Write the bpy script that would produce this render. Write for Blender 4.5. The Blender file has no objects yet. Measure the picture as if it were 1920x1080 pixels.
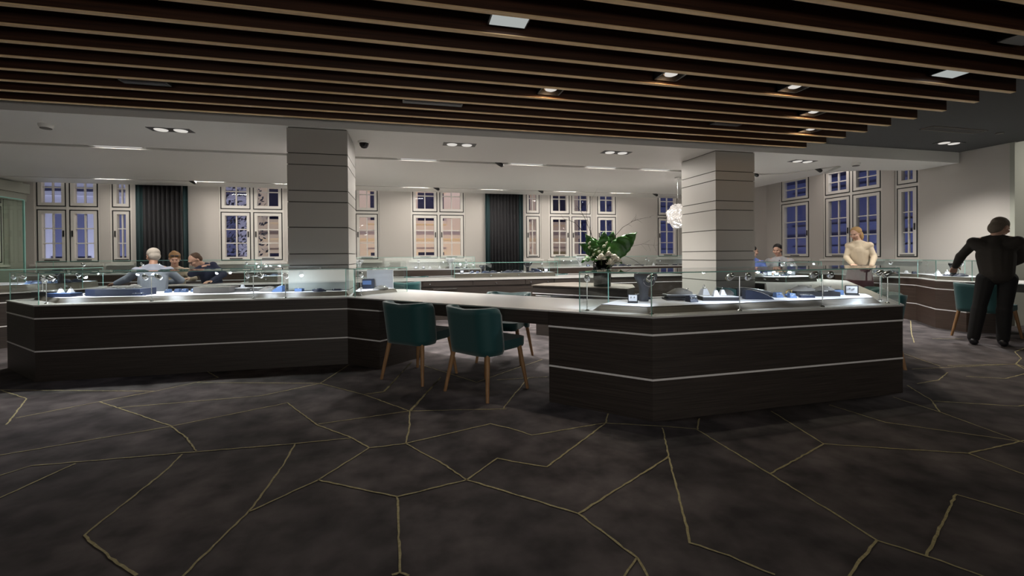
import bpy, bmesh, math, random
from mathutils import Vector, Matrix
R = math.radians
C = bpy.context.scene.collection
SC = bpy.context.scene
rnd = random.Random(7)

# ------------------------------------------------------------------ camera, world, exposure
F, EYE = 830.0, 1.2
yaw = math.atan2(.2345, .9721); pitch = -.0072; roll = .0085
fw = Vector((math.sin(yaw)*math.cos(pitch), math.cos(yaw)*math.cos(pitch), math.sin(pitch)))
rt = Vector((math.cos(yaw), -math.sin(yaw), 0)); up = rt.cross(fw)
cr, sr = math.cos(roll), math.sin(roll)
rx, ux = rt*cr - up*sr, rt*sr + up*cr
cd = bpy.data.cameras.new('camera'); cam = bpy.data.objects.new('camera', cd); C.objects.link(cam)
M = Matrix((rx, ux, -fw)).transposed().to_4x4(); M.translation = (0, 0, EYE)
cam.matrix_world = M
cd.sensor_fit = 'HORIZONTAL'; cd.sensor_width = 36; cd.lens = 36*F/1920
cd.shift_y = -(540 - (480.3 - F*pitch))/1920.0
cd.clip_start = .05; cd.clip_end = 200
SC.camera = cam
SC.view_settings.view_transform = 'Standard'; SC.view_settings.look = 'None'
SC.view_settings.gamma = 1; SC.view_settings.use_curve_mapping = False
SC.view_settings.exposure = 0.15
try:
    SC.cycles.transparent_max_bounces = 40
    SC.cycles.max_bounces = 8; SC.cycles.diffuse_bounces = 5
    SC.cycles.sample_clamp_indirect = 4
except Exception: pass
w = bpy.data.worlds.new('dusk'); SC.world = w; w.use_nodes = True
bg = w.node_tree.nodes['Background']; bg.inputs[0].default_value = (.16, .19, .42, 1); bg.inputs[1].default_value = .16

# ------------------------------------------------------------------ materials
def mat(name, col, rough=.6, metal=0, spec=.5, emit=None, es=0, bump=None, coat=0):
    m = bpy.data.materials.new(name); m.use_nodes = True
    b = m.node_tree.nodes['Principled BSDF']
    b.inputs['Base Color'].default_value = (*col, 1); b.inputs['Roughness'].default_value = rough
    b.inputs['Metallic'].default_value = metal; b.inputs['Specular IOR Level'].default_value = spec
    if coat: b.inputs['Coat Weight'].default_value = coat
    if emit: b.inputs['Emission Color'].default_value = (*emit, 1); b.inputs['Emission Strength'].default_value = es
    if bump:
        n = m.node_tree.nodes; l = m.node_tree.links
        t = n.new('ShaderNodeTexCoord'); q = n.new('ShaderNodeTexNoise'); q.inputs['Scale'].default_value = bump[0]
        u = n.new('ShaderNodeBump'); u.inputs['Strength'].default_value = bump[1]; u.inputs['Distance'].default_value = .01
        l.new(t.outputs['Object'], q.inputs['Vector']); l.new(q.outputs['Fac'], u.inputs['Height']); l.new(u.outputs[0], b.inputs['Normal'])
    return m
def grain(name, c0, c1, scale, rough=.5, detail=6, lo=.35, hi=.65, bump=0, metal=0, c2=None, s2=None):
    m = bpy.data.materials.new(name); m.use_nodes = True
    n = m.node_tree.nodes; l = m.node_tree.links; b = n['Principled BSDF']
    b.inputs['Roughness'].default_value = rough; b.inputs['Metallic'].default_value = metal
    t = n.new('ShaderNodeTexCoord'); mp = n.new('ShaderNodeMapping'); mp.inputs['Scale'].default_value = scale
    q = n.new('ShaderNodeTexNoise'); q.inputs['Scale'].default_value = 1; q.inputs['Detail'].default_value = detail
    r = n.new('ShaderNodeValToRGB')
    r.color_ramp.elements[0].position = lo; r.color_ramp.elements[0].color = (*c0, 1)
    r.color_ramp.elements[1].position = hi; r.color_ramp.elements[1].color = (*c1, 1)
    l.new(t.outputs['Object'], mp.inputs['Vector']); l.new(mp.outputs[0], q.inputs['Vector'])
    l.new(q.outputs['Fac'], r.inputs[0])
    out = r.outputs[0]
    if s2:
        mp2 = n.new('ShaderNodeMapping'); mp2.inputs['Scale'].default_value = s2
        q2 = n.new('ShaderNodeTexNoise'); q2.inputs['Scale'].default_value = 1; q2.inputs['Detail'].default_value = 4
        r2 = n.new('ShaderNodeValToRGB'); r2.color_ramp.elements[0].position = .35; r2.color_ramp.elements[1].position = .68
        r2.color_ramp.elements[0].color = (*c2[0], 1); r2.color_ramp.elements[1].color = (*c2[1], 1)
        mx = n.new('ShaderNodeMix'); mx.data_type = 'RGBA'; mx.blend_type = 'MULTIPLY'; mx.inputs[0].default_value = 1
        l.new(t.outputs['Object'], mp2.inputs['Vector']); l.new(mp2.outputs[0], q2.inputs['Vector']); l.new(q2.outputs['Fac'], r2.inputs[0])
        l.new(out, mx.inputs[6]); l.new(r2.outputs[0], mx.inputs[7]); out = mx.outputs[2]
    l.new(out, b.inputs['Base Color'])
    if bump:
        u = n.new('ShaderNodeBump'); u.inputs['Strength'].default_value = bump; u.inputs['Distance'].default_value = .01
        l.new(q.outputs['Fac'], u.inputs['Height']); l.new(u.outputs[0], b.inputs['Normal'])
    return m
def glass(name, tint=(.93, .97, .96), gl=1.0, ior=1.5):
    m = bpy.data.materials.new(name); m.use_nodes = True
    n = m.node_tree.nodes; l = m.node_tree.links; n.clear()
    o = n.new('ShaderNodeOutputMaterial'); t = n.new('ShaderNodeBsdfTransparent'); g = n.new('ShaderNodeBsdfGlossy')
    f = n.new('ShaderNodeFresnel'); x = n.new('ShaderNodeMixShader'); mt = n.new('ShaderNodeMath'); mt.operation = 'MULTIPLY'
    t.inputs[0].default_value = (*tint, 1); g.inputs['Roughness'].default_value = .0; f.inputs['IOR'].default_value = ior
    mt.inputs[1].default_value = gl
    ge = n.new('ShaderNodeNewGeometry'); iv = n.new('ShaderNodeMath'); iv.operation = 'SUBTRACT'; iv.inputs[0].default_value = 1; l.new(ge.outputs['Backfacing'], iv.inputs[1])
    mf = n.new('ShaderNodeMath'); mf.operation = 'MULTIPLY'; l.new(iv.outputs[0], mf.inputs[0]); l.new(f.outputs[0], mf.inputs[1])
    l.new(mf.outputs[0], mt.inputs[0]); l.new(mt.outputs[0], x.inputs[0]); l.new(t.outputs[0], x.inputs[1]); l.new(g.outputs[0], x.inputs[2]); l.new(x.outputs[0], o.inputs[0])
    return m
def emis(name, col, s):
    m = bpy.data.materials.new(name); m.use_nodes = True; n = m.node_tree.nodes; n.clear()
    e = n.new('ShaderNodeEmission'); e.inputs[0].default_value = (*col, 1); e.inputs[1].default_value = s
    o = n.new('ShaderNodeOutputMaterial'); m.node_tree.links.new(e.outputs[0], o.inputs[0]); return m

m_white = mat('white_paint', (.72, .71, .68), .6, bump=(60, .02))
m_wallp = mat('wall_paint', (.46, .435, .405), .7, bump=(40, .03))
m_sage = mat('grey_green_paint', (.36, .37, .32), .7)
m_trim = mat('window_white', (.62, .60, .56), .4)
m_black = mat('black_metal', (.012, .012, .013), .4)
m_dark = mat('dark_ceiling', (.045, .046, .047), .85, bump=(80, .05))
m_lensoff = mat('lens_unlit', (.75, .72, .6), .1)
m_top = mat('worktop_white', (.68, .68, .67), .22, spec=.6)
m_col = mat('column_panel', (.43, .42, .395), .45)
m_groove = mat('groove_shadow_gap', (.10, .095, .085), .8)
m_wood = grain('dark_veneer', (.022, .017, .0145), (.062, .050, .043), (2, 2, 240), .5, 5)
m_slat = grain('walnut_slat', (.030, .011, .005), (.066, .025, .011), (1.2, 60, 60), .5, 5)
m_slatedge = grain('slat_edge_glare', (.74, .50, .26), (.90, .66, .38), (1.5, 60, 60), .5, 5)  # slat undersides coloured paler to stand in for glare from below
m_plinthw = grain('grey_oak', (.10, .085, .07), (.16, .14, .115), (3, 3, 90), .45, 5)
m_plintht = mat('pale_suede', (.70, .70, .75), .8)
m_strip = mat('pale_metal_strip', (.95, .95, .95), .35)
m_chrome = mat('chrome', (.75, .75, .76), .18, 1)
m_carpet = grain('carpet_pile', (.049, .043, .046), (.132, .116, .119), (5, 5, 5), .95, 12, .34, .68, bump=.25,
                 c2=((.55, .55, .57), (1.4, 1.37, 1.36)), s2=(1.5, 1.5, 1.5))
m_line = grain('carpet_gold_yarn', (.38, .33, .17), (.54, .48, .27), (60, 60, 60), .9, 3)
m_teal = mat('teal_velvet', (.007, .080, .085), .62, bump=(300, .05)); m_teal.node_tree.nodes['Principled BSDF'].inputs['Sheen Weight'].default_value = .35
m_oak = grain('oak_leg', (.30, .155, .065), (.42, .24, .11), (40, 40, 4), .5, 4)
m_curt = mat('curtain_charcoal', (.011, .011, .013), .85)
m_curtt = mat('curtain_teal', (.004, .022, .025), .8)
m_glass = glass('clear_glass', (.965, .985, .98))
m_gedge = mat('glass_edge_green', (.30, .58, .52), .15, emit=None)
m_win = glass('window_glass', (.9, .92, .95), .8)
m_navy = mat('navy_leatherette', (.010, .017, .045), .5)
m_blk = mat('black_leatherette', (.010, .010, .014), .45)
m_greyf = mat('grey_suede', (.16, .15, .14), .8)
m_blue = mat('light_blue_suede', (.085, .15, .31), .7)
m_wsued = mat('white_suede', (.68, .68, .72), .7)
m_gold = mat('gold', (.85, .60, .25), .2, 1)
m_silver = mat('silver', (.80, .80, .82), .18, 1)
m_gem = mat('pink_gem', (.45, .05, .25), .2)
m_lamp = emis('lamp_glow', (1, .95, .88), .62)
m_lamps = emis('small_lamp_glow', (.90, .95, 1), 1.6)
m_slotl = emis('slot_glow', (1, .96, .92), .42)
m_panel = emis('panel_glow', (.95, 1, .97), .36)
m_brown = grain('brown_veneer', (.050, .033, .025), (.085, .058, .045), (1.5, 1.5, 100), .45, 5)

# ------------------------------------------------------------------ mesh builder
class MB:
    def __init__(s): s.v = []; s.f = []; s.m = []; s.sm = []
    def add(s, vs, fs, mi=0, smooth=False):
        o = len(s.v); s.v += [tuple(p) for p in vs]
        for f in fs: s.f.append([o+i for i in f]); s.m.append(mi); s.sm.append(smooth)
        return s
    def box(s, x0, x1, y0, y1, z0, z1, mi=0):
        return s.add([(x, y, z) for z in (z0, z1) for x, y in ((x0, y0), (x1, y0), (x1, y1), (x0, y1))],
                     [(3, 2, 1, 0), (4, 5, 6, 7), (0, 1, 5, 4), (1, 2, 6, 5), (2, 3, 7, 6), (3, 0, 4, 7)], mi)
    def obox(s, c, d, rz=0, rx=0, ry=0, mi=0):
        mt = Matrix.Translation(c) @ Matrix.Rotation(rz, 4, 'Z') @ Matrix.Rotation(rx, 4, 'X') @ Matrix.Rotation(ry, 4, 'Y')
        a, b, e = d[0]/2, d[1]/2, d[2]/2
        vs = [mt @ Vector((x, y, z)) for z in (-e, e) for x, y in ((-a, -b), (a, -b), (a, b), (-a, b))]
        return s.add(vs, [(3, 2, 1, 0), (4, 5, 6, 7), (0, 1, 5, 4), (1, 2, 6, 5), (2, 3, 7, 6), (3, 0, 4, 7)], mi)
    def prism(s, poly, z0, z1, mi=0, top=None, mtop=None):
        n = len(poly); t = top or poly
        a = sum(poly[i][0]*poly[(i+1) % n][1]-poly[(i+1) % n][0]*poly[i][1] for i in range(n))
        if a < 0: poly = poly[::-1]; t = t[::-1]
        vs = [(x, y, z0) for x, y in poly] + [(x, y, z1) for x, y in t]
        s.add(vs, [tuple(range(n-1, -1, -1))] + [(i, (i+1) % n, n+(i+1) % n, n+i) for i in range(n)], mi)
        return s.add([(x, y, z1) for x, y in t], [tuple(range(n))], mi if mtop is None else mtop)
    def tube(s, pts, rs, seg=10, mi=0, smooth=True, cap=True):
        pts = [Vector(p) for p in pts]
        if not hasattr(rs, '__len__'): rs = [rs]*len(pts)
        rings = []; ref = None
        for i, p in enumerate(pts):
            d = (pts[min(i+1, len(pts)-1)] - pts[max(i-1, 0)]).normalized()
            if ref is None: ref = Vector((0, 0, 1)) if abs(d.z) < .9 else Vector((1, 0, 0))
            a = d.cross(ref).normalized(); b = d.cross(a).normalized(); ref = -b if False else ref
            rings += [p + (a*math.cos(2*math.pi*k/seg) + b*math.sin(2*math.pi*k/seg))*rs[i] for k in range(seg)]
        fs = []
        for i in range(len(pts)-1):
            for k in range(seg):
                k2 = (k+1) % seg; fs.append((i*seg+k, i*seg+k2, (i+1)*seg+k2, (i+1)*seg+k))
        s.add(rings, fs, mi, smooth)
        if cap:
            e = (len(pts)-1)*seg
            s.add(rings[:seg], [tuple(range(seg-1, -1, -1))], mi); s.add(rings[e:], [tuple(range(seg))], mi)
        return s
    def lathe(s, prof, c=(0, 0, 0), seg=20, mi=0, smooth=True):
        vs = []
        for r, z in prof: vs += [(c[0]+r*math.cos(2*math.pi*k/seg), c[1]+r*math.sin(2*math.pi*k/seg), c[2]+z) for k in range(seg)]
        fs = [(i*seg+k, i*seg+(k+1) % seg, (i+1)*seg+(k+1) % seg, (i+1)*seg+k) for i in range(len(prof)-1) for k in range(seg)]
        s.add(vs, fs, mi, smooth)
        s.add(vs[:seg], [tuple(range(seg-1, -1, -1))], mi); s.add(vs[-seg:], [tuple(range(seg))], mi)
        return s
    def ell(s, c, r, mt=None, u=16, v=10, mi=0):
        c = Vector(c); vs = [(0, 0, -r[2])]
        for j in range(1, v):
            p = math.pi*j/v
            for i in range(u):
                q = 2*math.pi*i/u; vs.append((r[0]*math.sin(p)*math.cos(q), r[1]*math.sin(p)*math.sin(q), -r[2]*math.cos(p)))
        vs.append((0, 0, r[2])); vs = [c + ((mt @ Vector(q)) if mt else Vector(q)) for q in vs]
        fs = [(0, 1+(i+1) % u, 1+i) for i in range(u)]
        for j in range(v-2):
            for i in range(u): a = 1+j*u; fs.append((a+i, a+(i+1) % u, a+u+(i+1) % u, a+u+i))
        a = 1+(v-2)*u; fs += [(a+i, a+(i+1) % u, len(vs)-1) for i in range(u)]
        return s.add(vs, fs, mi, True)
    def cap(s, p0, p1, r0, r1, seg=12, mi=0):
        p0, p1 = Vector(p0), Vector(p1); d = (p1-p0)
        if d.length < 1e-5: return s.ell(p0, (r0, r0, r0), mi=mi)
        d.normalize(); pts = []; rs = []
        for k in range(5): t = math.pi/2*(1-k/4); pts.append(p0-d*r0*math.sin(t)); rs.append(max(r0*math.cos(t), .0008))
        for k in range(5): t = math.pi/2*k/4; pts.append(p1+d*r1*math.sin(t)); rs.append(max(r1*math.cos(t), .0008))
        a = d.orthogonal().normalized(); b = d.cross(a); vs = []
        for p, r in zip(pts, rs): vs += [p+(a*math.cos(2*math.pi*k/seg)+b*math.sin(2*math.pi*k/seg))*r for k in range(seg)]
        n = len(pts)
        fs = [(i*seg+k, i*seg+(k+1) % seg, (i+1)*seg+(k+1) % seg, (i+1)*seg+k) for i in range(n-1) for k in range(seg)]
        fs += [tuple(range(seg-1, -1, -1)), tuple((n-1)*seg+k for k in range(seg))]
        return s.add(vs, fs, mi, True)
    def build(s, name, mats, parent=None, bevel=0, remesh=0, smooth=0, solid=0, sub=0):
        me = bpy.data.meshes.new(name); off = Vector((0, 0, 0))
        me.from_pydata(s.v, [], s.f); me.update()
        if not isinstance(mats, (list, tuple)): mats = [mats]
        for q in mats: me.materials.append(q)
        for p, mi, sm in zip(me.polygons, s.m, s.sm): p.material_index = mi; p.use_smooth = sm
        o = bpy.data.objects.new(name, me); C.objects.link(o)
        if parent is not None: o.parent = parent
        if remesh:
            q = o.modifiers.new('remesh', 'REMESH'); q.mode = 'VOXEL'; q.voxel_size = remesh; q.use_smooth_shade = True
        if smooth:
            q = o.modifiers.new('smooth', 'SMOOTH'); q.factor = .5; q.iterations = smooth
        if solid:
            q = o.modifiers.new('solid', 'SOLIDIFY'); q.thickness = solid; q.offset = 0
        if bevel:
            q = o.modifiers.new('bevel', 'BEVEL'); q.width = bevel; q.segments = 2; q.limit_method = 'ANGLE'
        if sub:
            q = o.modifiers.new('sub', 'SUBSURF'); q.levels = sub; q.render_levels = sub
        return o
def bx(*a): return MB().box(*a)
def tag(o, label=None, cat=None, group=None, kind=None):
    if label: o['label'] = label
    if cat: o['category'] = cat
    if group: o['group'] = group
    if kind: o['kind'] = kind
    return o
def thing(name, label, cat, loc=(0, 0, 0), rz=0, group=None):
    o = bpy.data.objects.new(name, None); C.objects.link(o); o.location = loc; o.rotation_euler = (0, 0, rz)
    o.empty_display_size = .1
    return tag(o, label, cat, group)
def dup(root, loc, rz=0, label=None, group=None, scale=None):
    r = root.copy(); C.objects.link(r); r.location = loc; r.rotation_euler = (0, 0, rz)
    if label: r['label'] = label
    if group: r['group'] = group
    if scale: r.scale = (scale, scale, scale)
    for ch in list(root.children):
        c = ch.copy(); C.objects.link(c); c.parent = r
        for g in ch.children: d = g.copy(); C.objects.link(d); d.parent = c
    return r
def struct(name, mb, m, parent=None, **k): return tag(mb.build(name, m, parent, **k), kind='structure')
def spot(loc, to, power, ang=70, blend=.6, col=(1, .92, .82), rad=.04):
    l = bpy.data.lights.new('spot', 'SPOT'); l.energy = power; l.spot_size = R(ang); l.spot_blend = blend; l.color = col; l.shadow_soft_size = rad
    o = bpy.data.objects.new('spot', l); C.objects.link(o); o.location = loc
    o.rotation_euler = (Vector(to)-Vector(loc)).to_track_quat('-Z', 'Y').to_euler(); return o
def area(loc, to, power, sx, sy, col=(1, .94, .86)):
    l = bpy.data.lights.new('area', 'AREA'); l.energy = power; l.shape = 'RECTANGLE'; l.size = sx; l.size_y = sy; l.color = col
    o = bpy.data.objects.new('area', l); C.objects.link(o); o.location = loc
    o.rotation_euler = (Vector(to)-Vector(loc)).to_track_quat('-Z', 'Y').to_euler(); return o
ORD = ['first', 'second', 'third', 'fourth', 'fifth', 'sixth', 'seventh', 'eighth', 'ninth', 'tenth', 'eleventh', 'twelfth', 'thirteenth', 'fourteenth', 'fifteenth', 'sixteenth', 'seventeenth', 'eighteenth', 'nineteenth', 'twentieth']

# ------------------------------------------------------------------ main light: power factors, tuned against the photo
P_SLAT, P_WHITE, P_GAP_FILL, P_CASE, P_SLOT, P_PEND, P_FRONT = 62, 350, 3, 5.5, 34, 165, 80

# ------------------------------------------------------------------ floor with carved gold lines
LINES = [[(-3.66,5.09),(-3.2,4.71),(-2.84,4.0)],[(-2.89,4.15),(-2.52,4.44),(-2.22,4.66),(-1.84,5.02)],[(-3.66,5.09),(-3.06,4.91),(-2.22,4.66)],[(-1.97,4.88),(-0.8,4.53)],[(-1.84,5.02),(-2.07,5.34)],[(-0.8,4.53),(-0.62,5.24)],[(-2.27,4.22),(-1.23,4.26),(-0.8,4.53)],[(-0.8,4.53),(-0.35,4.04),(0.02,3.53)],[(-0.36,4.06),(-0.2,4.09),(0.06,5.17)],[(0.02,3.53),(0.32,4.4)],[(-2.52,4.44),(-2.07,4.04),(-1.65,3.66),(-1.43,3.38),(-1.28,3.14)],[(-2.44,3.38),(-1.64,3.65),(-0.96,3.99),(-0.62,3.4),(-0.36,3.11),(-0.23,2.91)],[(-0.62,3.42),(0.02,3.53),(0.76,3.38)],[(0.02,3.53),(0.02,3.21),(-0.01,2.92)],[(-2.21,3.06),(-2.13,3.16),(-1.34,3.13),(-0.7,3.1),(-0.36,3.1)],[(-2.0,2.77),(-1.9,3.13)],[(-1.34,3.11),(-1.33,2.88),(-1.37,2.3),(-1.14,2.08),(-1.0,1.96)],[(-0.7,3.09),(-0.7,2.78),(-0.72,2.44),(-0.73,2.33),(-0.83,1.91)],[(-0.23,2.91),(-0.47,2.56),(-0.73,2.32)],[(-0.23,2.91),(-0.01,2.92),(0.58,3.11),(0.71,2.98)],[(-0.01,2.92),(0.2,2.58),(0.31,2.36),(0.51,2.17)],[(0.31,2.36),(0.52,2.57),(0.59,2.51)],[(0.31,2.36),(-0.05,2.28),(-0.47,2.56)],[(-0.05,2.28),(-0.04,1.98),(-0.03,1.73),(-0.06,1.72)],[(-0.03,1.73),(0.0,1.7)],[(0.71,2.98),(0.81,2.84),(1.34,2.91),(1.38,2.91)],[(0.59,2.51),(0.77,2.39),(1.38,2.91),(1.48,3.08)],[(1.38,2.91),(1.73,2.76),(1.94,2.65),(2.08,2.82)],[(0.51,2.17),(0.77,1.92),(0.88,1.58),(0.87,1.48)],[(0.88,1.58),(0.78,1.5)],[(0.77,1.92),(1.51,2.33)],[(1.72,2.73),(1.51,2.33),(1.41,2.14),(1.21,1.74),(1.14,1.61),(1.24,1.5),(1.33,1.37)],[(1.93,2.64),(1.92,2.01),(1.91,1.64),(1.9,1.43),(1.99,1.31),(2.07,1.17)],[(1.9,1.43),(1.68,1.34),(1.58,1.29)],[(1.92,2.01),(2.55,2.24),(2.7,2.81)],[(2.55,2.24),(3.25,1.92),(3.77,1.96),(4.03,1.98)],[(3.25,1.92),(3.22,1.58)],[(3.25,2.81),(3.29,2.42),(3.77,1.96)],[(3.77,1.96),(3.89,2.47),(3.93,2.83)],[(3.89,2.47),(4.15,2.7),(4.4,3.05)],[(4.54,3.06),(4.87,3.1),(5.25,3.27)],[(1.99,1.31),(2.25,1.43),(2.64,1.61),(2.76,1.35)],[(4.13,2.67),(4.61,2.41),(4.96,2.45)],[(6.22,3.23),(6.34,3.33),(6.72,3.49),(7.09,3.74),(7.52,3.86)],[(5.06,3.46),(6.34,3.33)],[(6.34,3.33),(6.16,3.1)],[(5.25,3.12),(5.51,2.97),(5.95,3.05)],[(3.77,1.96),(3.72,1.77)],[(2.07,1.17),(2.15,0.99)],[(-0.37,4.06),(-0.19,4.1),(0.06,5.18)],[(0.03,3.52),(0.33,4.44)],[(0.74,3.4),(0.88,3.67),(1.16,4.18)],[(0.85,4.2),(1.36,4.18)],[(0.11,5.1),(0.39,4.62),(0.65,4.17),(1.04,4.5),(1.53,4.89)],[(8.66,5.94),(7.32,5.01),(6.58,4.47)],[(5.75,4.01),(5.65,3.83),(5.47,3.47)],[(7.12,4.61),(7.52,4.49)],[(5.57,3.47),(6.32,3.33),(6.15,3.17)],[(8.8,4.86),(8.26,4.49)]]
fl = MB().box(-9, 12.5, -4.2, 11.4, -.1, 0)
for ln in LINES:
    pts = []
    for (a, b), (c, d) in zip(ln, ln[1:]):
        n = max(2, int(math.hypot(c-a, d-b)/.035))
        for k in range(n): t = k/n; pts.append((a+(c-a)*t, b+(d-b)*t))
    pts.append(ln[-1])
    L, Rr_ = [], []
    for i, p in enumerate(pts):
        q0 = pts[max(i-1, 0)]; q1 = pts[min(i+1, len(pts)-1)]
        dx, dy = q1[0]-q0[0], q1[1]-q0[1]; e = math.hypot(dx, dy) or 1; nx, ny = -dy/e, dx/e
        j = rnd.uniform(-.003, .003); hw = .0050+rnd.uniform(-.0013, .0013)
        L.append((p[0]+nx*(j+hw), p[1]+ny*(j+hw), .003)); Rr_.append((p[0]+nx*(j-hw), p[1]+ny*(j-hw), .003))
    m = len(pts); fl.add(L+Rr_, [(m+i, m+i+1, i+1, i) for i in range(m-1)], 1)
struct('floor', fl, [m_carpet, m_line])

# ------------------------------------------------------------------ walls and windows
def wall_open(name, fr, u0, u1, ztop, ops, m, th=.22):
    mb = MB(); us = u0
    def B(a, b, z0, z1):
        p = [fr(a, 0, 0), fr(b, 0, 0), fr(b, th, 0), fr(a, th, 0)]
        mb.prism([(q[0], q[1]) for q in p], z0, z1)
    for a, b, z0, z1 in sorted(ops):
        B(us, a, 0, ztop); B(a, b, 0, z0); B(a, b, z1, ztop); us = b
    B(us, u1, 0, ztop)
    return struct(name, mb, m)
far = lambda u, w_, z: (u, 11.2+w_, z)
rgt = lambda u, w_, z: (9.58+w_, u, z)
lft = lambda u, w_, z: (-7.62-w_, u, z)
ops_far = [(-7.44, -6.30, 1.12, 3.16), (-6.12, -5.72, 1.12, 3.16), (-4.06, -2.72, 1.12, 3.16), (-1.75, -.60, 1.12, 3.16), (.15, 1.49, 1.12, 3.16),
           (3.06, 3.50, 1.12, 3.16), (3.72, 4.95, 1.12, 3.16), (5.08, 5.70, 1.12, 3.16), (6.93, 7.62, 1.12, 3.16)]
ops_rgt = [(6.42, 6.86, 1.08, 3.16), (7.10, 8.42, 1.08, 3.16), (8.78, 9.66, 1.08, 3.16)]
ops_lft = [(9.5, 10.75, 1.12, 3.16)]
wall_open('wall_back', far, -7.62, 9.58, 3.45, ops_far, m_wallp)
wall_open('wall_right', rgt, 5.1, 11.42, 3.45, ops_rgt, m_wallp)
wall_open('wall_left', lft, -4, 11.42, 3.45, ops_lft, m_sage)
struct('wall_front', bx(-7.62, 11.6, -4.2, -4, 0, 3.45), m_wallp)
struct('wall_right_recess', bx(11.3, 11.5, -4, 6.2, 0, 3.45).box(9.8, 11.5, 6.2, 6.4, 0, 3.45), m_sage)

wn = [0]
def window(fr, a, b, z0, zt, ztop, cols, handles):
    wn[0] += 1
    c = fr((a+b)/2, .08, z0); root = thing('window_%d' % wn[0], None, None, c); root['kind'] = 'structure'
    def loc(mb): mb.v = [(x-c[0], y-c[1], z-c[2]) for x, y, z in mb.v]; return mb
    def B(mb, u0, u1, w0, w1, za, zb, mi=0):
        p, q = fr(u0, w0, za), fr(u1, w1, zb)
        return mb.box(min(p[0], q[0]), max(p[0], q[0]), min(p[1], q[1]), max(p[1], q[1]), za, zb, mi)
    f = MB(); e = .035
    B(f, a, a+e, .02, .14, z0, ztop); B(f, b-e, b, .02, .14, z0, ztop); B(f, a+e, b-e, .02, .14, z0, z0+e); B(f, a+e, b-e, .02, .14, ztop-e, ztop)
    B(f, a+e, b-e, .021, .139, zt-.03, zt+.03)
    n = cols; cw = (b-a-2*e)/n
    for i in range(1, n): B(f, a+e+cw*i-.026, a+e+cw*i+.026, .015, .138, z0+e, ztop-e)
    loc(f).build('window_frame', m_trim, root)
    s = MB(); B(s, a-.06, b+.06, -.05, .02, z0-.05, z0-.005); loc(s).build('window_sill', m_trim, root)
    for i in range(n):
        ua = a+e+cw*i+(.026 if i else 0); ub = a+e+cw*(i+1)-(.026 if i < n-1 else 0)
        for (za, zb, rows) in ((z0+e, zt-.03, 3), (zt+.03, ztop-e, 2)):
            sa = MB(); g = .021
            # dark seal round the casement
            for (p0, p1, q0, q1) in ((ua, ua+g, za, zb), (ub-g, ub, za, zb), (ua+g, ub-g, za, za+g), (ua+g, ub-g, zb-g, zb)): B(sa, p0, p1, .012, .12, q0, q1, 1)
            x0, x1, y0, y1 = ua+g, ub-g, za+g, zb-g; st = .062
            for (p0, p1, q0, q1) in ((x0, x0+st, y0, y1), (x1-st, x1, y0, y1), (x0+st, x1-st, y0, y0+st), (x0+st, x1-st, y1-st, y1)): B(sa, p0, p1, .0145, .11, q0, q1)
            nb = 2
            for k in range(1, nb): xm = x0+st+(x1-x0-2*st)*k/nb; B(sa, xm-.012, xm+.012, .05, .09, y0+st, y1-st)
            for k in range(1, rows): zm = y0+st+(y1-y0-2*st)*k/rows; B(sa, x0+st, x1-st, .052, .088, zm-.011, zm+.011)
            so = loc(sa).build('casement', [m_trim, m_black], root)
            pn = MB(); B(pn, x0+st-.005, x1-st+.005, .066, .072, y0+st-.005, y1-st+.005); loc(pn).build('pane', m_win, so)
            if rows == 3 and handles:
                h = MB(); hx = (x1-.03) if (i == 0 and n == 2) else (x0+.03)
                B(h, hx-.012, hx+.012, .0, .03, za+.53, za+.66); B(h, (x0+x1)/2-.13, (x0+x1)/2+.13, .005, .03, y0+.012, y0+.03)
                loc(h).build('handle', m_black, so)
    return root
for i, (a, b, z0, z1) in enumerate(ops_far): window(far, a, b, z0, 2.285, z1, 1 if b-a < .85 else 2, True)
for (a, b, z0, z1) in ops_rgt: window(rgt, a, b, z0, 2.52, z1, 1 if b-a < .95 else 2, True)
window(lft, 9.5, 10.75, 1.12, 2.285, 3.16, 2, True)

# pilaster beside the right-hand windows, soft coves between wall and ceiling
struct('trim_1', bx(9.15, 9.58, 10.1, 11.2, 0, 3.2), m_wallp)
struct('trim_2', bx(-7.62, -7.56, 8.6, 11.2, 2.40, 2.56).box(-7.62, -7.5, 8.6, 11.2, 2.56, 2.76), m_sage)
struct('trim_3', bx(9.56, 9.82, 5.04, 5.1, 0, 3.3), m_sage)
struct('baseboard_right', bx(9.55, 9.58, 5.1, 11.2, 0, .12), m_trim)
struct('baseboard_back', bx(-7.6, 9.15, 11.17, 11.2, 0, .12), m_trim)

t = thing('glass_screen', 'tall greenish glass screen standing before the wall at the left edge', 'glass screen', (-7.32, 10.7, 0))
MB().box(-.006, .006, -.60, .06, .02, 2.38).build('glass_sheet', glass('green_tint_glass', (.90, .95, .915)), t)
bx(-.014, .014, .06, .085, 0, 2.38).box(-.014, .014, -.60, .085, 2.38, 2.40).build('edge_trim', m_gedge, t)
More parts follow.
